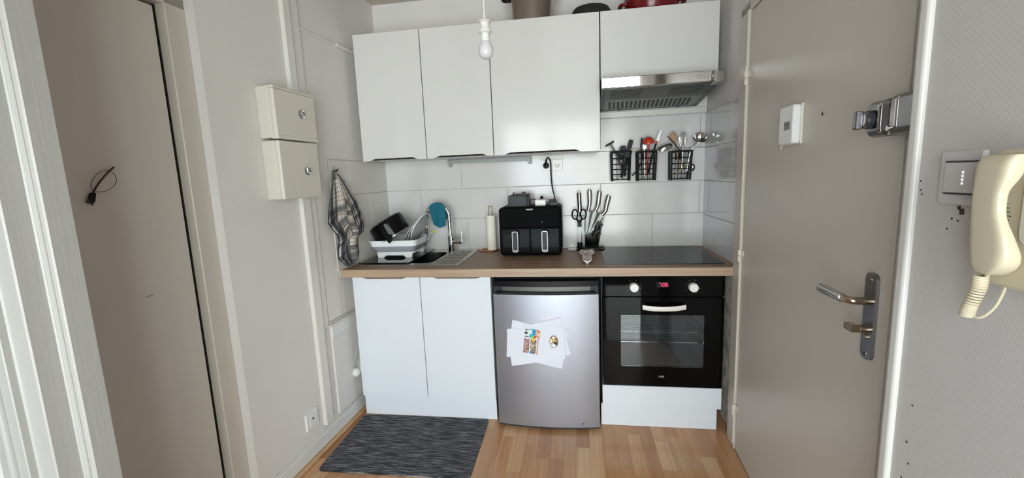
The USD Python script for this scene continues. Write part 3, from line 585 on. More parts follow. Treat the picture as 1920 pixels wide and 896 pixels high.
# paper roll
pr_ = Thing('paper_towel', 'slim roll of cream kitchen paper on a copper holder', 'paper towel', (.707, -.072, ZW))
pr_.add('roll', lathe([(.010, .008), (.030, .008), (.0315, .010), (.0315, .232), (.030, .234), (.010, .234), (.010, .008)], 40, (.707, -.072, ZW)), 'kitchen_roll')
a = np.linspace(0, 2*math.pi, 41)
pr_.add('base_ring', tube(np.stack([.690+.062*np.cos(a), -.070+.052*np.sin(a), np.full(41, ZW+.006)], 1), .0042, 10), 'copper')
pr_.add('stem', tube(bezier([(.699, -.072, ZW+.002), (.695, -.072, ZW+.1), (.695, -.072, ZW+.275), (.699, -.072, ZW+.290), (.707, -.072, ZW+.295), (.715, -.072, ZW+.290), (.719, -.072, ZW+.275), (.719, -.072, ZW+.1), (.715, -.072, ZW+.006)], 64), .0020, 8), 'copper')
pr_.add('base_bar', tube([(.640, -.07, ZW+.006), (.745, -.07, ZW+.006)], .003, 8), 'copper')
# air fryer
ay0, ax0, ax1, az = -.285, .797, 1.171, ZW
af = Thing('air_fryer', 'black air fryer with two drawers', 'air fryer', (.985, -.16, ZW))
af.add('body', rbx(ax0, ax1, -.270, -.025, az+.004, az+.296, .022, 'y', .008), 'fryer_black')
af.add('foot', cat(*[cyl((px, py, az), (px, py, az+.006), .014, n=14) for px in (ax0+.05, ax1-.05) for py in (-.24, -.06)]), 'black_matt')
af.add('front_panel', rbx(ax0+.004, ax1-.004, ay0, -.268, az+.176, az+.292, .016, 'y', .004), 'fryer_black')
for x0, x1, hx in ((ax0+.012, .9835, .8985), (.9855, ax1-.012, 1.074)):
    dr = af.add('drawer', rbx(x0, x1, ay0+.001, -.268, az+.020, az+.168, .008, 'y', .003), 'drawer_black')
    af.add('drawer_window', rbx(x0+.012, x1-.012, ay0-.0004, ay0+.003, az+.055, az+.135, .010, 'y', .0005), 'drawer_window', on=dr)
    hn = af.add('handle', rbx(hx-.0135, hx+.0135, ay0-.034, ay0-.020, az+.040, az+.150, .006, 'y', .002), 'charcoal_plastic')
    af.add('handle_trim', prism(rrect(hx-.0185, hx+.0185, az+.032, az+.157, .010).difference(rrect(hx-.0135, hx+.0135, az+.044, az+.151, .006)), ay0-.036, ay0-.022, 'xz'), 'trim_steel', on=hn)
    af.add('handle_mount', bx(hx-.010, hx+.010, ay0-.022, ay0, az+.045, az+.148, .002), 'black_matt', on=hn)
af.add('logo', text('PHILIPS', .0075, .986, ay0-.0002, az+.278, True), 'white_plastic', 0)
af.add('indicator', cyl((1.058, ay0, az+.206), (1.058, ay0-.0012, az+.206), .0026, n=12), 'logo_grey')
FT = az+.296
sc = Thing('charging_dock', 'dark grey angular box with black accessories on the left of the air fryer', 'storage box', (.905, -.16, FT))
sc.add('box', prism(Polygon([(.848, FT), (.960, FT), (.958, FT+.062), (.850, FT+.066)]), -.215, -.105, 'xz'), 'charcoal_plastic', 0)
sc.add('lid', prism(Polygon([(.856, FT+.062), (.968, FT+.060), (.972, FT+.073), (.872, FT+.075)]), -.200, -.105, 'xz'), 'black_matt', 0)
sc.add('side', prism(Polygon([(.9595, FT), (.978, FT), (.974, FT+.070), (.9575, FT+.062)]), -.200, -.11, 'xz'), 'black_matt', 0)
sc.add('wire', tube(bezier([(.872, -.15, FT+.074), (.876, -.15, FT+.082), (.88, -.15, FT+.086)], 8), .003, 8), 'black_matt')
sc.add('wire', tube(bezier([(.928, -.15, FT+.074), (.934, -.15, FT+.084), (.944, -.15, FT+.083), (.95, -.15, FT+.073)], 12), .003, 8), 'black_matt')
ps = Thing('plug_block', 'white plug block lying on the air fryer', 'multi-plug', (1.045, -.17, FT))
ps.add('body', bx(1.012, 1.077, -.20, -.14, FT, FT+.036, .003), 'white_plastic', 0)
ps.add('flex', tube(bezier([(1.075, -.16, FT+.026), (1.090, -.158, FT+.030), (1.100, -.155, FT+.024)], 10), .003, 8), 'white_plastic')
bc = Thing('black_adapter', 'black mains adapter at the end of the cable, on the right of the air fryer', 'power adapter', (1.12, -.17, FT))
bc.add('body', rbx(1.094, 1.142, -.20, -.145, FT, FT+.036, .006, 'y'), 'black_satin')
bc.add('plug', rbx(1.104, 1.150, -.222, -.198, FT, FT+.024, .006, 'y'), 'charcoal_plastic')
# sockets and power cable on the back wall
so = Thing('wall_socket', 'white double wall socket above the air fryer', 'socket', (1.11, 0, 1.43))
for x0, x1 in ((1.040, 1.108), (1.111, 1.178)):
    f = so.add('plate', bx(x0, x1, -.009, -.0003, 1.394, 1.464, .002), 'white_plastic', 0)
    so.add('insert', prism(Point((x0+x1)/2, 1.429).buffer(.023, quad_segs=10), -.0105, -.008, 'xz'), 'off_white', on=f)
so.add('contact', cat(*[cyl((1.1445+dx, -.0101, 1.429+dz), (1.1445+dx, -.0112, 1.429+dz), .0030, n=10) for dx, dz in ((-.0095, 0), (.0095, 0), (0, -.011))]), 'black_matt')
so.add('earth_pin', cyl((1.1445, -.010, 1.441), (1.1445, -.020, 1.441), .0026, n=10), 'steel_polished')
so.add('backing_strip', bx(1.035, 1.190, -.006, -.0003, 1.466, 1.489, .001), 'off_white', 0)
pc_ = Thing('power_cable', 'black cable with plug running from the double socket down to the air fryer top', 'cable', (1.08, -.03, 1.42))
pg = pc_.add('plug', lathe([(0, -.0), (.0185, 0), (.0195, .006), (.0195, .020), (.015, .030), (0, .033)], 26, (1.074, -.0106, 1.428), (0, -1, 0)), 'black_satin')
pc_.add('strain_relief', tube([(1.074, -.028, 1.440), (1.075, -.034, 1.458), (1.079, -.036, 1.468)], [.008, .006, .0045], 10), 'black_satin', on=pg)
pc_.add('flex', tube(bezier([(1.078, -.036, 1.466), (1.086, -.037, 1.477), (1.098, -.036, 1.465), (1.103, -.035, 1.44), (1.104, -.035, 1.40), (1.106, -.04, 1.34), (1.114, -.07, 1.28), (1.128, -.13, 1.238), (1.130, -.165, 1.224)], 56), .0042, 8), 'coax_black')
s2 = Thing('wall_socket', 'small white wall socket half hidden behind the air fryer', 'socket', (1.022, 0, 1.22))
s2.add('plate', bx(.990, 1.058, -.009, -.0003, 1.190, 1.246, .002), 'white_plastic', 0)
sp2 = Thing('power_cable', 'thin black cord from the grey box to the small hidden socket', 'cable', (1.02, -.05, 1.22))
sp2.add('plug', lathe([(0, 0), (.010, 0), (.011, .012), (.007, .022), (0, .024)], 20, (1.040, -.0095, 1.226), (0, -1, 0)), 'black_satin')
sp2.add('flex', tube(bezier([(1.040, -.032, 1.226), (1.02, -.06, 1.212), (.998, -.12, 1.222), (.985, -.15, 1.222), (.976, -.155, 1.212)], 28), .0022, 8), 'coax_black')
rl = Thing('utensil_rail', 'grey plastic rail with hooked ends under the wall cabinets', 'rail', (.70, -.02, 1.47))
rl.add('rail', prism(Polygon([(.428, 1.4895), (.428, 1.468), (.965, 1.463), (.965, 1.4895)]), -.030, -.012, 'xz'), 'grey_plastic', 0)
for x0 in (.428, .958): rl.add('end_hook', cat(rbx(x0, x0+.022, -.034, -.010, 1.445, 1.4895, .006, 'y'), cyl((x0+.011, -.011, 1.475), (x0+.011, -.0002, 1.475), .008, n=14)), 'grey_plastic')

# knife stand
kn = Thing('knife_stand', 'clear acrylic fan-shaped knife stand with black base', 'knife stand', (1.34, -.06, ZW))
kn.add('base', lathe([(0, 0), (.088, 0), (.090, .003), (.088, .012), (.05, .016), (0, .017)], 48, (0, 0, 0)).apply_transform(np.array([[1.0, 0, 0, 1.345], [0, .62, 0, -.065], [0, 0, 1, ZW+.0055], [0, 0, 0, 1]])), 'black_satin')
kn.add('base_trim', tube(np.stack([1.345+.0905*np.cos(a), -.065+.0565*np.sin(a), np.full(41, ZW+.009)], 1), .0025, 8), 'steel_polished')
kn.add('base_sheet', bx(1.205, 1.425, -.118, -.008, ZW+.0005, ZW+.0055, .001), 'acrylic', 0)
fan = Polygon([(1.312, ZW+.02), (1.398, ZW+.02), (1.418, 1.02), (1.441, 1.095), (1.415, 1.120), (1.365, 1.137), (1.318, 1.140), (1.306, 1.05)])
kn.add('front_sheet', prism(fan, -.082, -.079, 'xz'), 'acrylic', 0)
kn.add('back_sheet', prism(fan, -.042, -.039, 'xz'), 'acrylic', 0)
kn.add('insert', prism(Polygon([(1.312, ZW+.02), (1.396, ZW+.02), (1.418, 1.02), (1.398, 1.05), (1.33, .985), (1.312, .98)]), -.037, -.033, 'xz'), 'black_satin', 0, label='black back insert of the stand')
def knife(label, tip, neck, end, bend, w=.024):
    tip, neck, end = (np.array([p[0], -.061, p[1]]) for p in (tip, neck, end)); d = (neck-tip)/np.linalg.norm(neck-tip); s = np.array([d[2], 0, -d[0]])
    t = Thing('kitchen_knife', label, 'knife', tuple(tip), group='large knives in the stand')
    pts = [tip, tip+d*.03+s*w*.35, neck+s*w*.5, neck-s*w*.5, tip-s*w*.12]
    t.add('blade', prism(Polygon([(p[0], p[2]) for p in pts]), -.0625, -.0600, 'xz'), 'blade_steel', 0)
    mid = (neck+end)/2+s*bend; cv = bezier([neck-d*.004, neck+d*.03+s*bend*.7, mid, end], 20)
    hw = np.interp(np.linspace(0, 1, len(cv)), [0, .15, .5, .85, .97, 1], [.009, .0085, .0105, .0125, .011, .006])
    t.add('handle', ribbon(cv, hw, .008), 'steel', 40)
    t.add('handle_edge', cat(*[tube(np.array([p+q*k*h for p, q, h in zip(cv, perp(cv), hw)])+np.array([0, -.002, 0]), .0021, 6) for k in (-1, 1)]), 'black_satin')
def perp(cv):
    t = np.gradient(cv, axis=0); t /= np.linalg.norm(t, axis=1, keepdims=True); return np.stack([t[:, 2], 0*t[:, 0], -t[:, 0]], 1)
def ribbon(cv, hw, hd):
    a = np.linspace(0, 2*math.pi, 14, endpoint=False); P = perp(cv)
    return loft([p+np.outer(np.cos(a)*h, q)+np.outer(np.sin(a)*hd, [0, 1.0, 0]) for p, q, h in zip(cv, P, hw)])
knife('steel-handled kitchen knife in the stand, left of the three large ones', (1.318, .985), (1.334, 1.135), (1.344, 1.268), .006)
knife('steel-handled kitchen knife in the stand, middle of the three large ones', (1.330, .985), (1.378, 1.130), (1.408, 1.258), .006)
knife('steel-handled kitchen knife in the stand, right of the three large ones', (1.342, .990), (1.420, 1.108), (1.464, 1.228), .007)
for k, (p, q) in enumerate((((1.383, 1.042), (1.398, 1.068)), ((1.405, 1.030), (1.420, 1.055)), ((1.368, .992), (1.386, 1.016)), ((1.388, .976), (1.408, .998)))):
    t = Thing('steak_knife', 'small black-handled steak knife in the stand, '+('upper left', 'upper right', 'lower left', 'lower right')[k]+' of the four', 'knife', (p[0], -.09, p[1]), group='small knives in the stand')
    P0, P1 = np.array([p[0], -.100, p[1]]), np.array([q[0], -.106, q[1]]); d = P1-P0
    t.add('handle', tube([P0-d*.55+(0, .03, -.004), P0, P1], [.006, .0075, .0075], 8, .006), 'black_satin')
    t.add('handle_cap', tube([P0+(0, -.006, 0), P1+(0, -.006, 0)], .0042, 8), 'steel')
    t.add('blade', tube([P0-d*.5+(0, .028, -.004), P0-d*1.1+(0, .045, -.012)], [.005, .002], 6, .0012), 'steel')
st_ = Thing('sharpening_steel', 'sharpening steel standing behind the scissors at the left of the knife stand', 'sharpening steel', (1.280, -.06, ZW))
st_.add('handle', cyl((1.283, -.05, 1.125), (1.278, -.05, 1.250), .0105, b=.002, n=18), 'steel')
st_.add('handle_edge', cat(tube([(1.273, -.056, 1.13), (1.268, -.056, 1.248)], .003, 6), tube([(1.293, -.056, 1.13), (1.288, -.056, 1.248)], .003, 6)), 'black_satin')
st_.add('cap', cyl((1.278, -.05, 1.2505), (1.278, -.05, 1.262), .0095, b=.002, n=18), 'off_white')
st_.add('rod', cyl((1.287, -.05, .910), (1.283, -.05, 1.125), .005, n=14), 'steel_polished')
ss = Thing('scissors', 'black-handled kitchen scissors hanging at the left of the knife stand', 'scissors', (1.278, -.075, .92))
for sx, sg in ((1.253, -1), (1.301, 1)):
    c = np.stack([sx+sg*.002+.0175*np.cos(a), np.full(41, -.078), 1.115+.030*np.sin(a)], 1)
    ss.add('handle', cat(tube(c, .0045, 8), tube([(sx-sg*.006, -.078, 1.087), (1.279, -.078, 1.060)], .0055, 8)), 'black_satin')
ss.add('pivot', rbx(1.266, 1.292, -.084, -.070, 1.035, 1.066, .006, 'y'), 'black_satin')
ss.add('blade', prism(Polygon([(1.267, 1.036), (1.279, 1.036), (1.279, .925), (1.274, .93)]), -.080, -.078, 'xz'), 'blade_steel', 0)
ss.add('blade', prism(Polygon([(1.279, 1.036), (1.291, 1.036), (1.286, .93), (1.281, .925)]), -.0775, -.0755, 'xz'), 'blade_steel', 0)
kn.add('steel_sleeve', cyl((1.279, -.065, .90), (1.279, -.065, .935), .017, b=.002, n=18), 'black_satin')
sr = Thing('spoon_rest', 'patterned ceramic spoon rest in front of the knife stand', 'spoon rest', (1.315, -.4, ZW))
def srest(u, v):
    # v from the bowl's back to the handle's end, u across
    y = -.255-.265*v; w = np.interp(v, [0, .06, .22, .38, .52, .62, .9, 1], [.026, .036, .041, .035, .022, .020, .024, .017])
    s = (u-.5)*2; lift = np.interp(v, [0, .1, .3, .5, .65, 1], [.022, .012, .004, .010, .016, .008])
    return (1.318-.004*v+s*w, y, ZW+.0045+lift+.018*abs(s)**2.6*np.interp(v, [0, .12, .4, .6, 1], [.2, .8, 1, .35, .3]))
sm, uv = sheet(srest, 25, 50, .006); sr.add('dish', sm, 'patterned_ceramic', True)
sr.add('edge', tube(np.array([srest(0, v) for v in np.linspace(0, 1, 40)]+[srest(u, 1) for u in np.linspace(0, 1, 8)]+[srest(1, v) for v in np.linspace(1, 0, 40)]), .0032, 8), 'plate_white')
sr.add('foot', cat(lathe([(0, 0), (.022, 0), (.024, .004), (0, .006)], 24, (1.317, -.33, ZW)), bx(1.304, 1.324, -.515, -.490, ZW, ZW+.012, .003)), 'plate_white', 0)
# hob
hb = Thing('induction_hob', 'black glass hob set in the worktop', 'hob', (1.7, -.28, ZW))
hb.add('glass', prism(rrect(1.405, 1.995, -.558, -.018, .004), ZW+.0004, ZW+.0052, 'xy'), 'hob_glass', 0)
hb.add('trim', bx(1.4035, 1.9965, -.5595, -.0165, ZW+.0001, ZW+.002, .0005), 'steel', 0)
for zx in range(2): hb.add('zone_mark', cat(bx(1.698, 1.6995, -.53, -.06, ZW+.0052, ZW+.0055, 0)) if zx == 0 else bx(1.62, 1.78, -.5505, -.549, ZW+.0052, ZW+.0055, 0), 'print_grey', 0)

# ------------------------------------------------------------------ wire baskets with utensils on the back wall
def basket(label, x0, x1, z0, z1, lean=0.0, dep=.085):
    t = Thing('wire_basket', label, 'basket', ((x0+x1)/2, -.05, z0), group='black wire utensil baskets')
    tp = .004; Y0, Y1 = -.007-dep, -.012
    P = lambda fx, fy, fz: np.array([(x0+tp*(1-fz))+(x1-x0-2*tp*(1-fz))*fx+lean*fz, Y0+.010*(1-fz)+(Y1-Y0-.010*(1-fz))*fy, z0+(z1-z0)*fz])
    for fx, fy in ((0, 0), (1, 0), (1, 1), (0, 1)): t.add('corner_post', tube([P(fx, fy, 0)-(0, 0, .004), P(fx, fy, 1)+(0, 0, .002)], .0052, 8), 'black_matt')
    for fz in (.02, .2, .38, .56, .76, .985):
        r = .0052 if fz > .9 else .0028
        t.add('hoop', cat(*[tube([P(*p, fz), P(*q, fz)], r, 8) for p, q in (((0, 0), (1, 0)), ((1, 0), (1, 1)), ((1, 1), (0, 1)), ((0, 1), (0, 0)))]), 'black_matt')
    t.add('side_wire', cat(*[tube([P(f, e, 0), P(f, e, 1)], .0018, 6) for f in (.33, .67) for e in (0, 1)]+[tube([P(e, f, 0), P(e, f, 1)], .0018, 6) for f in (.33, .67) for e in (0, 1)]), 'black_matt')
    t.add('floor_wire', cat(*[tube([P(f, 0, .02), P(f, 1, .02)], .0018, 6) for f in (.2, .4, .6, .8)]+[tube([P(0, f, .02), P(1, f, .02)], .0018, 6) for f in (.25, .5, .75)]), 'black_matt')
    t.add('wall_hook', bx((x0+x1)/2-.018, (x0+x1)/2+.018, -.012, -.0003, z1-.05, z1-.012, .002), 'black_matt', 0)
basket('black wire basket on the tiles, left of the three', 1.480, 1.590, 1.318, 1.494)
basket('black wire basket on the tiles, middle of the three, with the red ladle', 1.632, 1.740, 1.314, 1.488, .002)
basket('black wire basket on the tiles, right of the three, with the whisk', 1.826, 1.942, 1.310, 1.480, .003)
def ut(name, label, base): return Thing(name, label, 'utensil', base, group=None)
def shaft(p, q, r=.0035, n=8, ry=None): return tube([p, (np.array(p)+q)/2, q], r, n, ry)
u = ut('squeegee', 'small black scraper with a steel handle leaning out of the left basket', (1.53, -.05, 1.35))
u.add('blade', tube([(1.447, -.055, 1.530), (1.496, -.058, 1.556)], .003, 8, .006), 'black_matt')
u.add('handle', cat(shaft((1.470, -.055, 1.543), (1.512, -.052, 1.470), .0028), shaft((1.478, -.055, 1.545), (1.520, -.052, 1.470), .0028), shaft((1.516, -.052, 1.470), (1.54, -.05, 1.395), .005)), 'steel_polished')
def spat(name, label, c, w, h, ang, foot, mat='black_matt', th=.0035, y=-.05):
    """flat-headed tool: rounded head at c turned by ang, shaft down to foot"""
    u = ut(name, label, (foot[0], y, foot[1]))
    hm = prism(rrect(-w/2, w/2, -h/2, h/2, min(w, h)*.3), -th, th, 'xz'); u.add('head', rot(hm, [0, 1, 0], ang).apply_translation((c[0], y-.004, c[1])), mat, 30)
    d = np.array([math.sin(math.radians(ang)), 0, math.cos(math.radians(ang))]); q = np.array([c[0], y-.003, c[1]])-d*h*.45
    u.add('handle', tube([q, q*.5+np.array([foot[0], y, foot[1]])*.5, (foot[0], y, foot[1])], [.0045, .005, .006], 10), mat)
    return u
spat('spatula', 'black spatula with a tilted square head in the left basket', (1.594, 1.533), .026, .058, 14, (1.560, 1.340), y=-.040)
spat('serving_spoon', 'black spoon with a round-topped head in the left basket', (1.549, 1.497), .034, .06, -3, (1.54, 1.340), th=.004, y=-.066)
u = spat('turner', 'black turner with a pointed corner in the left basket', (1.575, 1.478), .045, .05, 20, (1.535, 1.335), y=-.078)
u = ut('peeler', 'cream handled peeler lying across the top of the left basket', (1.60, -.045, 1.48))
u.add('handle', tube([(1.575, -.045, 1.497), (1.59, -.045, 1.499), (1.634, -.045, 1.500), (1.638, -.045, 1.500)], [.004, .0065, .0065, .004], 10), 'utensil_pale')
u.add('blade', tube([(1.545, -.045, 1.470), (1.576, -.045, 1.497)], .004, 8, .0015), 'steel')
u = ut('tongs', 'black tongs with toothed edges in the middle basket', (1.66, -.05, 1.34))
tg = [(1.664, -.05, 1.345), (1.660, -.05, 1.44), (1.655, -.052, 1.52), (1.660, -.052, 1.562), (1.664, -.052, 1.570)]
u.add('arm', tube(tg, [.005, .006, .009, .008, .003], 10, .003), 'black_matt')
u.add('tooth', cat(*[ball((1.664+.0015*math.sin(k), -.054, 1.50+k*.0085), .0032, 1) for k in range(8)]), 'black_matt')
u = ut('can_opener', 'grey steel tool standing behind the red ladle', (1.68, -.04, 1.34))
u.add('head', rbx(1.664, 1.692, -.045, -.037, 1.50, 1.560, .008, 'y'), 'steel'); u.add('handle', shaft((1.678, -.04, 1.505), (1.684, -.04, 1.34), .004, 8, .006), 'steel')
u = ut('red_ladle', 'red plastic ladle in the middle basket', (1.69, -.06, 1.42))
u.add('bowl', lathe([(0, .034), (.012, .033), (.026, .024), (.034, .008), (.035, 0), (.032, .0), (.030, .008), (.02, .022), (0, .030)], 32, (1.699, -.062, 1.538), (-.12, -.35, .93)), 'red_plastic')
u.add('handle', tube([(1.703, -.064, 1.545), (1.700, -.062, 1.50), (1.691, -.055, 1.42), (1.688, -.05, 1.34)], [.0055, .005, .005, .005], 10), 'red_plastic')
u = ut('paring_knife', 'long grey-tipped tool with a red patch leaning right in the middle basket', (1.73, -.06, 1.36))
u.add('blade', prism(Polygon([(1.742, 1.545), (1.757, 1.540), (1.777, 1.605), (1.772, 1.612), (1.762, 1.598)]), -.064, -.061, 'xz'), 'steel', 0)
u.add('handle', tube([(1.700, -.05, 1.35), (1.722, -.056, 1.46), (1.749, -.062, 1.546)], [.006, .0085, .007], 10, .005), 'black_matt')
u.add('patch', bx(1.738, 1.750, -.069, -.066, 1.53, 1.545, .001), 'red_plastic', 0)
u = ut('black_fork', 'black tool poking out low on the left of the middle basket', (1.63, -.06, 1.35))
u.add('handle', tube([(1.605, -.055, 1.343), (1.617, -.055, 1.356), (1.632, -.055, 1.369), (1.66, -.05, 1.42)], [.0015, .007, .0075, .004], 10, .004), 'black_matt')
def spoonbowl(c, axis, rx, ry, dp, n=32):
    m = lathe([(0, -dp), (.4, -dp*.9), (.75, -dp*.5), (1, 0), (.96, .001), (.72, -dp*.45), (.38, -dp*.82), (0, -dp*.92)], n); m.apply_transform(np.diag([rx, ry, 1, 1]))
    return m
def orient(m, c, ex, n):
    ex, n = np.array(ex, float), np.array(n, float); n /= np.linalg.norm(n); ex -= n*ex.dot(n); ex /= np.linalg.norm(ex); T = np.eye(4); T[:3, 0], T[:3, 1], T[:3, 2], T[:3, 3] = ex, np.cross(n, ex), n, c; return m.copy().apply_transform(T)
u = ut('serving_spoon', 'steel serving spoon lying sideways out of the right basket', (1.80, -.06, 1.49))
u.add('bowl', orient(spoonbowl(0, 0, .044, .026, .016), (1.796, -.064, 1.505), (1, 0, .42), (.1, .85, -.5)), 'steel_polished')
u.add('handle', tube([(1.757, -.062, 1.488), (1.744, -.058, 1.480), (1.728, -.052, 1.466)], .003, 8), 'steel_polished')
u = ut('serving_knife', 'long dark spatula blade leaning left in the right basket', (1.85, -.06, 1.36))
u.add('blade', tube([(1.806, -.066, 1.572), (1.82, -.066, 1.556), (1.85, -.064, 1.522), (1.880, -.06, 1.485)], [.001, .009, .011, .007], 10, .0025), 'charcoal_plastic')
u.add('handle', shaft((1.878, -.06, 1.487), (1.908, -.05, 1.37), .005), 'black_matt')
u = ut('wooden_spoon', 'brown wooden spoon standing in the right basket', (1.88, -.04, 1.34))
u.add('head', orient(spoonbowl(0, 0, .034, .021, .009), (1.849, -.046, 1.562), (.28, 0, -.96), (0, 1, .05)), 'utensil_wood')
u.add('handle', tube([(1.856, -.044, 1.535), (1.872, -.04, 1.47), (1.886, -.035, 1.34)], .0055, 10), 'utensil_wood')
u = ut('whisk', 'steel balloon whisk standing in the right basket', (1.90, -.05, 1.36))
wv = []
s = np.linspace(0, math.pi, 26)
for k in range(5):
    ph = k*math.pi/5+.2; q = np.stack([.0285*np.cos(s)*(.35+.65*np.sin(s)**.6)*math.cos(ph)*1.15, .026*np.cos(s)*(.35+.65*np.sin(s)**.6)*math.sin(ph), .082*np.sin(s)**.8], 1)
    wv.append(tube(q+np.array([1.900, -.055, 1.508]), .0011, 6))
u.add('wires', wv, 'steel_polished'); u.add('handle', cyl((1.900, -.055, 1.51), (1.896, -.05, 1.37), .0075, n=14, b=.002), 'steel')
u = ut('ladle', 'round steel ladle hooked over the right edge of the right basket', (1.95, -.06, 1.40))
u.add('bowl', orient(spoonbowl(0, 0, .040, .036, .026), (1.992, -.075, 1.551), (.9, 0, -.35), (-.1, -.88, .45)), 'steel_polished')
u.add('handle', tube(bezier([(1.972, -.07, 1.525), (1.955, -.06, 1.498), (1.940, -.055, 1.470), (1.925, -.05, 1.36)], 18), .003, 8, .0045), 'steel_polished')
u = ut('wooden_stirrer', 'flat pale wooden handle slanting inside the right basket', (1.86, -.075, 1.34))
u.add('handle', tube([(1.853, -.080, 1.336), (1.90, -.078, 1.384), (1.922, -.076, 1.405)], [.007, .008, .006], 8, .003), 'utensil_pale')
u = ut('measuring_spoon', 'small steel spoon poking out low at the right of the right basket', (1.955, -.06, 1.37))
u.add('bowl', orient(spoonbowl(0, 0, .022, .014, .008), (1.958, -.055, 1.378), (.15, 0, 1), (0, -1, .1)), 'steel_polished')
u.add('handle', shaft((1.954, -.055, 1.40), (1.915, -.05, 1.45), .002), 'steel_polished')

# ------------------------------------------------------------------ fridge with papers
fy_ = lambda x: -.646-.022*(1-((np.asarray(x)-1.0915)/.2745)**2)          # bowed door front
fd = Thing('fridge', 'silver grey under-counter fridge with a dark top band', 'fridge', (1.09, -.32, 0))
fd.add('body', bx(.822, 1.361, -.59, -.03, .02, .834, .004), 'charcoal_plastic', 0)
xs = np.linspace(.818, 1.365, 25)
dpoly = Polygon([(x, float(fy_(x))) for x in xs]+[(1.365, -.595), (.818, -.595)])
fd.add('door', prism(dpoly, .024, .757, 'xy'), 'steel_fridge', 30)
fd.add('door_foot', prism(Polygon([(x, float(fy_(x))+.004) for x in xs]+[(1.365, -.595), (.818, -.595)]), .014, .0238, 'xy'), 'charcoal_plastic', 0)
hd_ = prism(Polygon([(x, float(fy_(x))+.030) for x in xs]+[(1.365, -.594), (.818, -.594)]), .7572, .803, 'xy')
fd.add('grip_recess', hd_, 'charcoal_plastic', 0, label='recessed grip above the door')
fd.add('grip_panel', prism(Polygon([(x, float(fy_(x))+.028) for x in np.linspace(.865, 1.325, 12)]+[(1.325, -.60), (.865, -.60)]), .768, .794, 'xy'), 'hood_grille', 0)
fd.add('top_band', prism(Polygon([(x, float(fy_(x))+.001) for x in xs]+[(1.365, -.594), (.818, -.594)]), .800, .829, 'xy'), 'black_satin', 0)
fd.add('bracket', bx(.832, 1.35, -.655, -.60, .757, .769, .002), 'black_satin', 0)
fd.add('foot', cat(*[cyl((px, py, .0), (px, py, .022), .014, n=14) for px in (.85, 1.335) for py in (-.57, -.08)]), 'black_matt')
def on_door(m, off):
    v = np.array(m.vertices); v[:, 1] += fy_(v[:, 0])-off; return trimesh.Trimesh(v, m.faces, process=False)
fd.add('logo', on_door(cat(text('VALBERG', .0095, 1.092, .0, .629, True), bx(1.078, 1.106, -.0006, 0, .643, .646, 0)), .0002), 'white_plastic', 0)
fd.add('badge_speck', on_door(cyl((1.278, 0, .047), (1.278, -.001, .047), .003, n=10), .0), 'black_matt')
def papersheet(name, label, quad, off, mat='paper', cat_='paper', curl=0.0, grp=None):
    """thin sheet that follows the bowed door; quad = four (x, z) corners from the top left clockwise"""
    q = np.array(quad, float)
    def f(u, v):
        p = (q[0]*(1-u)+q[1]*u)*(1-v)+(q[3]*(1-u)+q[2]*u)*v
        return (p[0], float(fy_(p[0]))-off-curl*max(0, (u-.55))**2*max(0, v-.2)*2-abs(curl)*.25*max(0, v-.7)**2*4, p[1])
    c = q.mean(0); t = Thing(name, label, cat_, (c[0], -.665, q[:, 1].min()), group=grp)
    sm, uv = sheet(f, 22, 14, .0005); t.add('sheet', (np.array(sm[0]), sm[1]), mat, 0)
    return t, f
papersheet('paper_sheet', 'rearmost white paper sheet, its lower right corner hanging below the others', [(.918, .622), (1.205, .555), (1.172, .359), (.885, .425)], .0008)
papersheet('paper_sheet', 'white paper sheet tilted up to the right, its dark upper edge showing', [(.890, .570), (1.171, .640), (1.219, .438), (.94, .37)], .0020)
papersheet('paper_sheet', 'white paper sheet whose left edge sticks out furthest', [(.888, .571), (1.17, .60), (1.205, .44), (.877, .413)], .0032)
papersheet('paper_sheet', 'white curling paper sheet on top, under the postcard', [(.884, .570), (1.185, .588), (1.192, .425), (.905, .368)], .0048, curl=.05)
# postcard with pictures and lettering
def card(u, v):
    q = np.array([(.981, .584), (1.072, .576), (1.050, .434), (.966, .444)]); p = (q[0]*(1-u)+q[1]*u)*(1-v)+(q[3]*(1-u)+q[2]*u)*v; return (p[0], p[1])
cd = Thing('postcard', 'picture postcard with coloured photographs pinned on the papers on the fridge', 'postcard', (1.02, -.668, .435))
def patch(u0, u1, v0, v1, off, th=.0005, shape=None):
    P = [card(u, v) for u, v in ((u0, v0), (u1, v0), (u1, v1), (u0, v1))]; m = prism(Polygon(P) if shape is None else shape, -th, 0, 'xz'); return on_door(m, off)
cd.add('card', patch(0, 1, 0, 1, .0068), 'paper', 0)
for u0, u1, v0, v1, mt in ((.05, .30, .04, .36, 'plate_white'), (.33, .52, .03, .36, 'print_teal'), (.52, .68, .03, .25, 'print_blue'), (.70, .97, .04, .34, 'print_skin'), (.03, .38, .42, .97, 'print_pink'), (.44, .79, .44, .97, 'print_street')):
    cd.add('picture', patch(u0, u1, v0, v1, .0073), mt, 0)
for u0, u1, v0, v1, mt, lay in ((.06, .28, .05, .08, 'print_dark', 0), (.06, .30, .31, .35, 'print_dark', 0), (.35, .46, .06, .22, 'plate_white', 0), (.45, .60, .28, .42, 'print_green', 1), (.52, .68, .36, .50, 'print_orange', 1), (.60, .72, .26, .38, 'print_red', 1), (.48, .60, .20, .30, 'print_teal', 1), (.44, .58, .88, .97, 'print_blue', 0)):
    cd.add('print', patch(u0, u1, v0, v1, .0077+.0003*lay), mt, 0)
pp = card(.13, .19); cd.add('print', on_door(prism(Point(pp).buffer(.0085), -.0004, 0, 'xz'), .0077), 'print_dark', 0)
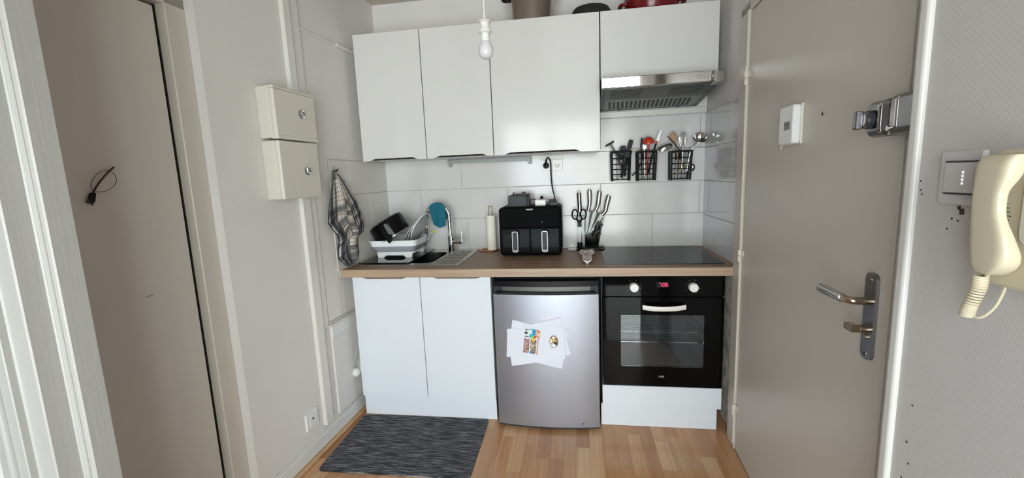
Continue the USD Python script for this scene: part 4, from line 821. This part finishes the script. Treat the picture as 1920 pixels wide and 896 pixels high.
tx = meshkit.text_mesh('Bisous de Paris', .0085, .0004, True); tx.apply_transform(trimesh.transformations.rotation_matrix(math.pi/2, [1, 0, 0])); tx.apply_translation([-tx.bounds[:, 0].mean(), 0, -tx.bounds[:, 2].mean()])
tx.apply_scale([.092/np.ptp(tx.bounds[:, 0]), 1, 1.0]); tx = rot(tx, [0, 1, 0], 98.0); c_ = card(.89, .66)
cd.add('lettering', on_door(mv(tx, c_[0], 0, c_[1]), .0075), 'print_red', 0)
mg = Thing('oval_magnet', 'small oval brown and cream picture magnet on the papers on the fridge', 'magnet', (1.133, -.672, .478))
el = affinity.scale(Point(1.133, .511).buffer(.0275, quad_segs=12), .80, 1.18)
mg.add('disc', on_door(prism(el, -.003, 0, 'xz'), .0075), 'chip', 0)
mg.add('picture', on_door(prism(affinity.scale(el, .92, .93), -.0008, 0, 'xz'), .0105), 'print_animal', 0)
for dx, dz, sx, sz, mt in ((-.009, -.014, .008, .009, 'plate_white'), (.010, -.010, .009, .011, 'chip'), (.001, -.020, .011, .008, 'plate_white'), (-.010, -.010, .004, .004, 'print_dark')):
    mg.add('print', on_door(prism(affinity.scale(Point(1.133+dx, .511+dz).buffer(1, quad_segs=6), sx, sz), -.0004, 0, 'xz'), .0113+(.0003 if mt == 'print_dark' else 0)), mt, 0)

# ------------------------------------------------------------------ oven in its housing
OX0, OX1, OZ0, OZ1, OY = 1.388, 1.980, .252, .8425, -.618
ou = Thing('oven_cabinet', 'white base cabinet round the oven with a drawer front and plinth below it', 'kitchen cabinet', (1.68, -.3, 0))
ou.add('side_panel', bx(1.380, 1.3875, -.57, -.02, .126, .8435, .001), 'charcoal_plastic', 0); ou.add('side_panel', bx(1.9805, 1.988, -.575, -.02, .126, .8435, .001), 'cabinet_body', 0)  # left panel coloured dark so the slot by the fridge looks shaded
ou.add('shelf', bx(1.388, 1.980, -.575, -.02, .228, .245, .001), 'cabinet_body', 0)
ou.add('drawer_front', bx(1.383, 1.986, -.602, -.584, .128, .2425, .0012), 'cabinet_front_sky_tint', 0)
ou.add('plinth', bx(1.376, 1.972, -.581, -.565, .001, .1265, .001), 'cabinet_front_sky_tint', 0)
ov = Thing('oven', 'black built-in oven with glass door and two white knobs', 'oven', (1.684, -.33, .25))
cav0, cav1, cz0, cz1 = 1.455, 1.913, .335, .665
ov.add('body', cat(bx(OX0+.01, cav0, -.575, -.05, OZ0, OZ1, 0), bx(cav1, OX1-.01, -.575, -.05, OZ0, OZ1, 0), bx(cav0, cav1, -.575, -.05, OZ0, cz0, 0), bx(cav0, cav1, -.575, -.05, cz1, OZ1, 0), bx(cav0, cav1, -.07, -.05, cz0, cz1, 0)), 'grey_plastic', 0)
ov.add('control_panel', bx(OX0, OX1, OY, -.578, .7365, OZ1, .003), 'black_gloss', 0)
win = rrect(1.478, 1.888, .360, .640, .006)
dd = ov.add('door', prism(sbox(OX0, OZ0+.002, OX1, .7325).difference(win), OY, OY+.012, 'xz'), 'black_gloss', 0)
ov.add('inner_door', prism(sbox(OX0+.006, OZ0+.008, OX1-.006, .728).difference(rrect(1.468, 1.898, .350, .650, .006)), OY+.0122, -.577, 'xz'), 'black_matt', 0, on=dd)
ov.add('door_glass', bx(1.4785, 1.8875, OY+.002, OY+.006, .3605, .6395, 0), 'oven_glass', 0, on=dd)
ov.add('door_logo', text('FAR', .010, 1.683, OY-.0002, .303, True), 'logo_grey', 0, on=dd)
cvx = bezier([(1.582, OY-.030, .690), (1.63, OY-.040, .686), (1.684, OY-.043, .6855), (1.74, OY-.040, .687), (1.791, OY-.030, .692)], 24)
hb_ = ov.add('handle', loft([np.array([(p[0], p[1]+.005*c, p[2]+.0125*s) for c, s in zip(np.cos(np.linspace(0, 2*math.pi, 14, endpoint=False)), np.sin(np.linspace(0, 2*math.pi, 14, endpoint=False)))]) for p in cvx]), 'off_white', 40, label='white curved handle', on=dd)
ov.add('handle_bracket', cat(bx(1.581, 1.597, OY-.030, OY, .679, .706, .003), bx(1.776, 1.792, OY-.030, OY, .679, .706, .003)), 'black_satin', 0, on=dd)
for kx in (1.543, 1.829):
    kb = ov.add('knob', cyl((kx, OY-.001, .788), (kx, OY-.028, .788), .0235, .0215, n=32, b=.003), 'white_plastic')
    ov.add('dial_mark', cat(*[cyl((kx+.036*math.cos(q), OY+.0005, .788+.036*math.sin(q)), (kx+.036*math.cos(q), OY-.0006, .788+.036*math.sin(q)), .0016, n=8) for q in np.radians(np.arange(-60, 250, 45))]), 'logo_grey', on=kb)
# 7.06 in seven-segment digits
SEG = {'a': (0, 1, 1), 'b': (1, .5, 0), 'c': (1, 0, 0), 'd': (0, 0, 1), 'e': (0, 0, 0), 'f': (0, .5, 0), 'g': (0, .5, 1)}
def digit(ch, x, z, w=.0085, h=.016, t=.0026):
    on = {'7': 'abc', '0': 'abcdef', '6': 'acdefg'}[ch]; out = []
    for s_ in on:
        sx, sz, hor = SEG[s_]
        out.append(bx(x, x+w, OY-.0016, OY-.0004, z+sz*h-t/2, z+sz*h+t/2, 0) if hor else bx(x+sx*w-t/2, x+sx*w+t/2, OY-.0016, OY-.0004, z+sz*h+.001, z+(sz+.5)*h-.001, 0))
    return out
ov.add('clock_display', cat(bx(1.655, 1.715, OY-.0004, OY+.001, .785, .815, 0)), 'black_satin', 0)
ov.add('clock_digits', cat(digit('7', 1.668, .7915), digit('0', 1.6855, .7915), digit('6', 1.6995, .7915), [bx(1.6795, 1.682, OY-.0016, OY-.0004, .790, .7925, 0)]), 'led_red', 0)
for ry in (.470, .528):
    ws = [tube([(cav0+.004, -.555, ry), (cav1-.004, -.555, ry)], .0035, 8), tube([(cav0+.004, -.10, ry), (cav1-.004, -.10, ry)], .0035, 8), tube([(cav0+.006, -.555, ry), (cav0+.006, -.10, ry)], .003, 8), tube([(cav1-.006, -.555, ry), (cav1-.006, -.10, ry)], .003, 8)]
    ws += [tube([(cav0+.01, yy, ry+.001), (cav1-.01, yy, ry+.001)], .0018, 6) for yy in np.arange(-.53, -.11, .030)]
    ov.add('oven_rack', ws, 'steel_polished')
sr_ = []
for sx in (cav0+.0015, cav1-.0015):
    for k in range(6): sr_.append(tube([(sx, -.54, .37+k*.052), (sx, -.12, .37+k*.052)], .0022, 6))
ov.add('side_rails', sr_, 'steel_polished')
ov.add('back_fan', lathe([(0, 0), (.055, 0), (.06, .004), (.02, .012), (0, .012)], 28, (1.684, -.0705, .52), (0, -1, 0)), 'hood_grille')
gap = Thing('appliance_gap_strip', 'added black strip that puts shade into the slot between fridge and oven', 'shade strip', (1.3725, -.3, 0))
gap.add('strip', bx(1.3675, 1.3785, -.52, -.05, .13, .8435, .001), 'dark_gap', 0)  # added strip, the slot is empty and only its shade is painted

# ------------------------------------------------------------------ things on the left wall
def fuse(label, t0, t1, z0, z1, dep, lid_h):
    b = Thing('fuse_box', label, 'fuse box', LF((t0+t1)/2, z0), LR); h = z1-z0; w = (t1-t0)/2
    b.add('housing', bx(-w, w, -dep+.024, 0, 0, h, .004), 'box_plastic', 0)
    c = b.add('cover', rbx(-w, w, -dep, -dep+.0238, .004 if lid_h else 0, h-(.012 if lid_h else 0), .007, 'z', .003), 'box_plastic', 40)
    if lid_h:
        b.add('top_lip', rbx(-w-.001, w+.001, -dep-.002, -dep+.03, h-.0115, h, .007, 'z', .003), 'box_plastic', 40); b.add('bottom_lip', rbx(-w-.001, w+.001, -dep-.003, -dep+.03, -.004, .014, .007, 'z', .003), 'box_plastic', 40)
    return b, c, w, h, dep
b, c, w, h, dep = fuse('upper cream plastic fuse box with round latch', .825, 1.100, 1.572, 1.790, .085, 1)
b.add('latch', cat(lathe([(0, 0), (.020, 0), (.021, .006), (.016, .008), (.0145, .004), (0, .004)], 28, (.030, -dep, .117), (0, -1, 0)), bx(.028, .032, -dep-.007, -dep, .106, .128, .001)), 'chrome', on=c)
b, c, w, h, dep = fuse('lower cream plastic fuse box with round latch', .835, 1.100, 1.309, 1.562, .085, 0)
b.add('latch', cat(lathe([(0, 0), (.020, 0), (.021, .006), (.016, .008), (.0145, .004), (0, .004)], 28, (.035, -dep, .125), (0, -1, 0)), bx(.033, .037, -dep-.007, -dep, .114, .136, .001)), 'chrome', on=c)
sk = Thing('wall_outlet', 'white square aerial outlet low on the left wall', 'socket', LF(.993, .207), LR)
sk.add('plate', rbx(-.045, .045, -.011, 0, -.045, .045, .006, 'y', .003), 'white_plastic', 30)
sk.add('insert', bx(-.022, .022, -.0135, -.010, -.024, .024, .002), 'white_plastic', 0); sk.add('port', bx(-.006, .008, -.0142, -.013, .004, .012, .001), 'black_matt', 0)
# drain pipe elbow coming out behind the sink cabinet
dp = Thing('drain_pipe', 'white drain pipe elbow at the wall beside the sink cabinet', 'pipe', (-.03, -.53, .26))
dp.add('pipe', tube(bezier([(-.022, -.44, .415), (-.021, -.47, .375), (-.021, -.505, .325), (-.022, -.545, .282), (-.027, -.585, .272)], 26), .019, 18), 'white_plastic')
dp.add('collar', tube([(-.021, -.487, .351), (-.021, -.499, .333)], .0225, 18), 'white_plastic')
dp.add('wall_flange', ball((-.030, -.598, .270), (.022, .030, .026), 3), 'white_plastic')
dh = Thing('waste_hose', 'thin grey hose running down to the white drain elbow', 'hose', (-.03, -.52, .3))
dh.add('hose', tube(bezier([(-.040, -.46, .46), (-.042, -.52, .39), (-.043, -.580, .315), (-.045, -.605, .300)], 20), .005, 8), 'grey_plastic')
# hanging towel
hk = Thing('towel_hook', 'small wall hook that holds the checked towel', 'hook', LF(.600, 1.440), LR)
hk.add('plate', prism(Polygon([(-.012, -.035), (.012, -.035), (.020, -.008), (.0, .022), (-.020, -.008)]), -.010, -.0062, 'xz'), 'grey_plastic', 0)
hk.add('peg', tube(bezier([(0, -.009, -.012), (0, -.026, -.014), (0, -.032, -.002)], 10), .004, 8), 'grey_plastic')
# outline rows of the towel: (z, left, right) in the wall's frame, x to the right, from the hook
TL = np.array([(1.456, -.615), (1.42, -.632), (1.368, -.661), (1.299, -.693), (1.239, -.716), (1.165, -.735), (1.125, -.700), (1.089, -.655), (1.058, -.642), (1.004, -.657), (.96, -.660), (.924, -.615), (.895, -.577)])
TR = np.array([(1.456, -.600), (1.44, -.590), (1.394, -.548), (1.36, -.520), (1.307, -.486), (1.256, -.442), (1.193, -.407), (1.14, -.383), (1.078, -.375), (1.048, -.445), (.997, -.446), (.955, -.442), (.924, -.465), (.895, -.555)])
TL[:, 1] += .600; TR[:, 1] += .600
def towel(u, v):
    z = 1.440-.535*v; l = np.interp(-z, -TL[:, 0], TL[:, 1]); r = np.interp(-z, -TR[:, 0], TR[:, 1])
    A = np.interp(v, [0, .1, .5, 1], [.002, .008, .013, .012])
    fold = A*(1.2+math.sin(u*12.5+1.1*math.sin(v*5)+.6)+.35*math.sin(u*25+v*6+1))
    pl = .013*np.interp(u, [0, .10, .25, .48, .53, .70, .75, 1], [0, .5, 1.3, 1.0, -.1, 1.3, .3, .1])*min(1, v*4)
    return (l+(r-l)*u, -.010-fold*.8-max(0, pl), z-1.440)
tw = Thing('tea_towel', 'grey and cream checked tea towel hanging from the hook on the left wall', 'towel', LF(.600, 1.440), LR)
sm, uv = sheet(towel, 90, 110, .0016)
# the cloth's weave runs askew in each fold: left fold, middle fold, right fold
uu, vv = uv[:, 0].copy(), uv[:, 1].copy()
lf, rf = np.clip((.50-uu)/.06, 0, 1), np.clip((uu-.72)/.03, 0, 1)
tu = np.where(uu < .5, .02+.62*uu/.5, np.where(uu < .73, .36+.28*(uu-.5)/.23, .68+.3*(uu-.73)/.27))
tv = vv+lf*(-.10+.42*uu*np.clip(vv*2.2, 0, 1)*np.where(vv < .45, .35, 1.0))-rf*(.12-.45*(uu-.73))
uvt = np.stack([np.clip(tu, .001, .999), np.clip(tv, .001, .999)], 1)
tw.add('cloth', sm, 'check_cloth', True, uv=uvt)
tw.add('hanging_loop', tube(bezier([(-.006, -.012, -.010), (-.004, -.030, .004), (.004, -.030, .004), (.006, -.012, -.010)], 12), .002, 6), 'black_matt')
# twig charm on the closet door
tg_ = Thing('twig_hanger', 'dark twig with a wire loop hung on the closet door', 'hanging ornament', LF(1.70, 1.40, -.065), LR)
tg_.add('stick', tube(bezier([(-.022, -.008, -.030), (.002, -.010, .004), (.035, -.008, .036), (.048, -.008, .046)], 20), .0028, 8), 'twig')
tg_.add('bristles', cat(*[tube([(-.022+.004*k-.006, -.007-.002*(k % 2), -.030), (-.034+.006*k-.006, -.007, -.058-.004*(k % 3))], .0024, 6) for k in range(4)]), 'black_matt')
q = np.linspace(0, 2*math.pi, 40)
tg_.add('wire_loop', tube(np.stack([.012+.036*np.cos(q), -.009+.004*np.sin(q*2), .004+.030*np.sin(q)+.012*np.cos(q)], 1), .0008, 6), 'charcoal_plastic')

# ------------------------------------------------------------------ things on the entry door and wall
al = Thing('door_alarm', 'white plastic alarm box with a small grille on the entry door', 'door sensor', DF(1.22, 1.50, 0), DR)
ac = al.add('body', rbx(-.052, .056, -.030, -.006, -.062, .062, .010, 'y', .004), 'white_plastic', 40)
al.add('back_plate', bx(-.088, .058, -.006, 0, -.064, .064, .002), 'off_white', 0)
al.add('grille_slot', cat(*[bx(-.006+k*.0085, -.002+k*.0085, -.0308, -.028, -.016, .011, .0005) for k in range(5)]), 'black_matt', 0, on=ac)
al.add('side_seam', bx(.040, .0415, -.0305, -.027, -.06, .061, 0), 'logo_grey', 0, on=ac)
al.add('magnet', bx(-.102, -.096, -.007, 0, -.002, .028, .001), 'white_plastic', 0)
al.add('screw_hole', cyl((-.074, -.0062, .010), (-.074, -.007, .010), .004, n=12), 'black_matt')
rlk = Thing('rim_lock', 'steel rim lock with turn knob and keeper on the edge of the entry door', 'door lock', DF(1.755, 1.463, 0), DR)
rlk.add('case', rbx(-.052, .012, -.050, -.001, -.040, .038, .016, 'x', .008), 'gunmetal', 40)
rlk.add('case_stripe', rbx(-.004, .003, -.055, -.02, -.034, .032, .012, 'x', .002), 'steel_polished', 40)
rlk.add('keeper', rbx(.024, .104, -.050, -.002, -.040, .042, .016, 'x', .008), 'gunmetal', 40)
rlk.add('keeper_stripe', rbx(.046, .054, -.0525, -.02, -.034, .038, .012, 'x', .002), 'steel_polished', 40)
rlk.add('bolt', rbx(.008, .026, -.042, -.004, -.026, .022, .004, 'x', .001), 'hood_grille', 40)
kk = rlk.add('knob_collar', cyl((-.030, -.050, -.002), (-.030, -.062, -.002), .020, b=.002, n=24), 'charcoal_plastic')
rlk.add('knob', cat(cyl((-.030, -.058, -.002), (-.030, -.070, -.002), .018, b=.002, n=24), rbx(-.037, -.023, -.084, -.069, -.022, .018, .004, 'x')), 'gunmetal', on=kk)
rlk.add('screw', cat(cyl((.014, -.030, -.034), (.014, -.040, -.034), .005, n=12), cyl((.030, -.046, -.026), (.030, -.053, -.026), .005, n=12)), 'steel_polished')
sw_ = Thing('light_switch', 'white light switch on the wallpapered wall, left of the intercom phone', 'light switch', DF(1.988, 1.337, .05), DR)
sw_.add('plate', rbx(-.042, .042, -.009, 0, -.044, .044, .003, 'y', .002), 'switch_white', 30)
sw_.add('rocker', bx(-.028, .034, -.012, -.0085, -.024, .026, .001), 'switch_white', 0)
for zz in (.0265, -.0265): sw_.add('seam', bx(-.026, .036, -.0125, -.0090, zz, zz+.002, 0), 'chip', 0)
sw_.add('indicator', cat(*[bx(.010, .0135, -.0128, -.0119, -.010+k*.006, -.0062+k*.006, 0) for k in range(4)]), 'indicator_white', 0)
ip = Thing('intercom_phone', 'cream intercom handset phone on the wallpapered wall', 'intercom phone', DF(2.11, 1.28, .05), DR)
ip.add('base', rbx(-.026, .135, -.036, 0, -.093, .099, .010, 'y', .005), 'cream_plastic', 40)
def hring(z):
    xl = np.interp(z, [-.076, -.072, -.06, .01, .08, .09, .094], [-.004, -.010, -.0125, -.0145, -.017, -.015, -.008])
    xr = np.interp(z, [-.076, -.072, -.058, -.040, -.013, .014, .043, .064, .085, .094], [.012, .026, .042, .047, .040, .029, .029, .037, .0395, .038])
    yi = np.interp(z, [-.076, -.05, -.03, .0, .045, .06, .094], [.0365, .037, .044, .052, .052, .044, .037])
    yo = np.interp(z, [-.076, -.07, -.05, .08, .09, .094], [.056, .063, .067, .068, .064, .058])
    a = np.linspace(0, 2*math.pi, 32, endpoint=False); r = []
    for q_ in a:
        cx_, cy_ = math.copysign(abs(math.cos(q_))**.42, math.cos(q_)), math.copysign(abs(math.sin(q_))**.6, math.sin(q_))
        r.append(((xl+xr)/2+(xr-xl)/2*cx_, -(yi+yo)/2-(yo-yi)/2*cy_, z))
    return r
hzs = np.concatenate([[-.076, -.074], np.linspace(-.07, .088, 40), [.091, .094]])
from scipy.ndimage import gaussian_filter1d
HR = gaussian_filter1d(np.array([hring(z) for z in hzs]), 1.3, axis=0, mode='nearest')
ip.add('handset', loft(list(HR)), 'cream_plastic', 60)
ip.add('cradle', rbx(.028, .070, -.0385, -.035, -.030, .062, .016, 'y', .001), 'cream_gloss', 40)
for k in range(6): ip.add('speaker_slot', bx(-.012-.001*abs(k-2.5), .012-.002*abs(k-2), -.0366, -.034, -.004+k*.0056, -.0030+k*.0056, 0), 'chip', 0)
cp = bezier([(-.002, -.052, -.078), (-.006, -.050, -.100), (-.022, -.046, -.130), (-.030, -.043, -.148)], 420)
ip.add('cord', tube([(p[0]+.0075*math.cos(w_), p[1]+.0075*math.sin(w_), p[2]) for p, w_ in zip(cp, np.linspace(0, 2*math.pi*20, len(cp)))], .0018, 6), 'cream_plastic')
ip.add('cord_tail', tube(bezier([(-.030, -.037, -.150), (-.018, -.032, -.146), (-.008, -.026, -.128), (-.004, -.022, -.108), (-.002, -.020, -.090)], 30), .0020, 8), 'cream_plastic')

# ------------------------------------------------------------------ mat
mt_ = Thing('floor_mat', 'dark grey streaked kitchen mat in front of the sink cabinet', 'mat', (.38, -.83, 0))
mt_.add('mat', prism(rrect(0, .752, -1.082, -.594, .022), .0003, .006, 'xy').apply_transform(trimesh.transformations.rotation_matrix(math.radians(.8), [0, 0, 1], (.38, -.83, 0))), 'mat_weave', 0)
